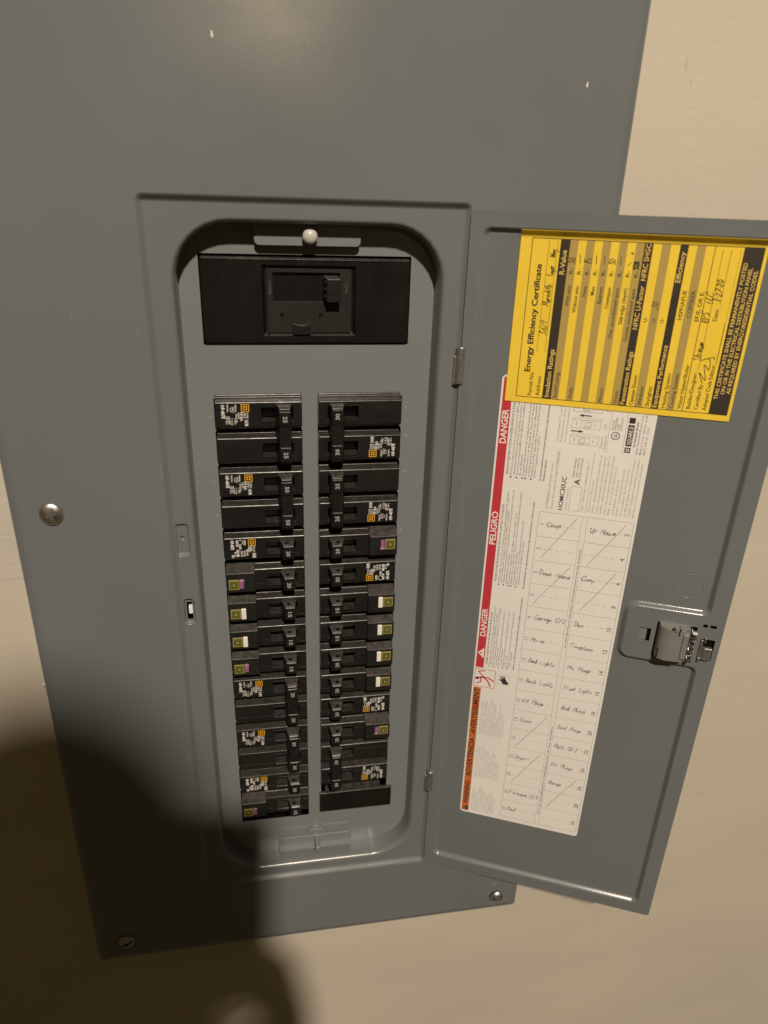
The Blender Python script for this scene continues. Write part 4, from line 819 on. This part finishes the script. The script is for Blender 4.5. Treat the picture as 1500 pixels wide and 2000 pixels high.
for sd, sx in (('R', 1), ('L', -1)):
    g_ = grip[sd]; sh = WP(-130 + sx * 158, -150, 700); el = WP(-125 + (245 if sx > 0 else -130), 90, 590); wr = g_ + (RT * (-8 if sx > 0 else 34) + DN * 84 - FW * 26) * S
    N_.update({'sh' + sd: (sh, 66), 'el' + sd: (el, 46), 'wr' + sd: (wr, 38), 'pa' + sd: (g_ + (RT * (sx * 10) + DN * 26 - FW * 10) * S, (30, 17))})
    N_['hl' + sd] = (ph(*((4, 178, -12) if sx > 0 else (-26, 182, -12))), 42); E_.append(('wr' + sd, 'hl' + sd))  # palm heels added to block light between phone and wrists
    E_ += [('chest', 'sh' + sd), ('sh' + sd, 'el' + sd), ('el' + sd, 'wr' + sd), ('wr' + sd, 'pa' + sd)]
    for i in range(4):                        # fingers curl behind the phone, thumb on the screen side
        y = -18 + i * 20; ln = (20, 24, 22, 17)[i]
        a = g_ + (RT * (sx * 6) + DN * y + FW * 2) * S; b = g_ + (RT * (sx * 0) + DN * (y - 2) + FW * 20) * S; c = g_ + (RT * (-sx * ln) + DN * (y - 4) + FW * 19) * S
        N_.update({'f%d0' % i + sd: (a, 9.5), 'f%d1' % i + sd: (b, 8.5), 'f%d2' % i + sd: (c, 7.5)}); E_ += [('pa' + sd, 'f%d0' % i + sd), ('f%d0' % i + sd, 'f%d1' % i + sd), ('f%d1' % i + sd, 'f%d2' % i + sd)]
    a = g_ + (RT * (sx * 2) + DN * 20 - FW * 12) * S; b = g_ + (RT * (-sx * 22) + DN * 2 - FW * 10) * S
    N_.update({'t0' + sd: (a, 11), 't1' + sd: (b, 9)}); E_ += [('pa' + sd, 't0' + sd), ('t0' + sd, 't1' + sd)]
    hp = WP(-125 + sx * 95, 380, 720); kn = WP(-125 + sx * 100, 740, 700); an = WP(-125 + sx * 105, 1100, 730); to = WP(-125 + sx * 115, 1158, 580)
    N_.update({'hp' + sd: (hp, 88), 'kn' + sd: (kn, 58), 'an' + sd: (an, 40), 'to' + sd: (to, (42, 22))}); E_ += [('pelvis', 'hp' + sd), ('hp' + sd, 'kn' + sd), ('kn' + sd, 'an' + sd), ('an' + sd, 'to' + sd)]
skin('body', N_, E_, 'skin', person)
cl = {k: (v[0], (v[1] if not isinstance(v[1], tuple) else v[1][0]) + 9) for k, v in N_.items() if k in ('waist', 'chest', 'neck0') or k[:2] in ('sh', 'el')}
for sd in 'RL': cl['cu' + sd] = (N_['el' + sd][0].lerp(N_['wr' + sd][0], .93), 60)  # cuffs widened to block lamp light below the phone
skin('shirt', cl, [('waist', 'chest'), ('chest', 'neck0')] + [e for sd in 'RL' for e in (('chest', 'sh' + sd), ('sh' + sd, 'el' + sd), ('el' + sd, 'cu' + sd))], 'cloth', person)
tr = {k: (v[0], v[1] + 9) for k, v in N_.items() if k in ('pelvis', 'waist') or k[:2] in ('hp', 'kn', 'an')}
skin('trousers', tr, [('pelvis', 'waist')] + [e for sd in 'RL' for e in (('pelvis', 'hp' + sd), ('hp' + sd, 'kn' + sd), ('kn' + sd, 'an' + sd))], 'cloth', person)
g = Geo(WP); rn = random.Random(2); rings = []     # hair: a cap over the skull, sides and nape lengthened to block lamp light
for i in range(11):
    t = math.pi * (.02 + .52 * min(i, 6) / 6); drop = max(0, i - 6) * 34; rings.append([(-112 + (92 + rn.uniform(-2, 2)) * math.sin(t) * math.cos(p), -432 - 116 * math.cos(t) - (14 * math.sin(p) if i > 5 else 0) + drop, 662 + (98 + rn.uniform(-2, 2)) * math.sin(t) * math.sin(p) * (1 if math.sin(p) > 0 else .82)) for p in [2 * math.pi * k / 28 for k in range(28)]])
g.strip(rings); g.obj('hair', 'hair', person, smooth=True)
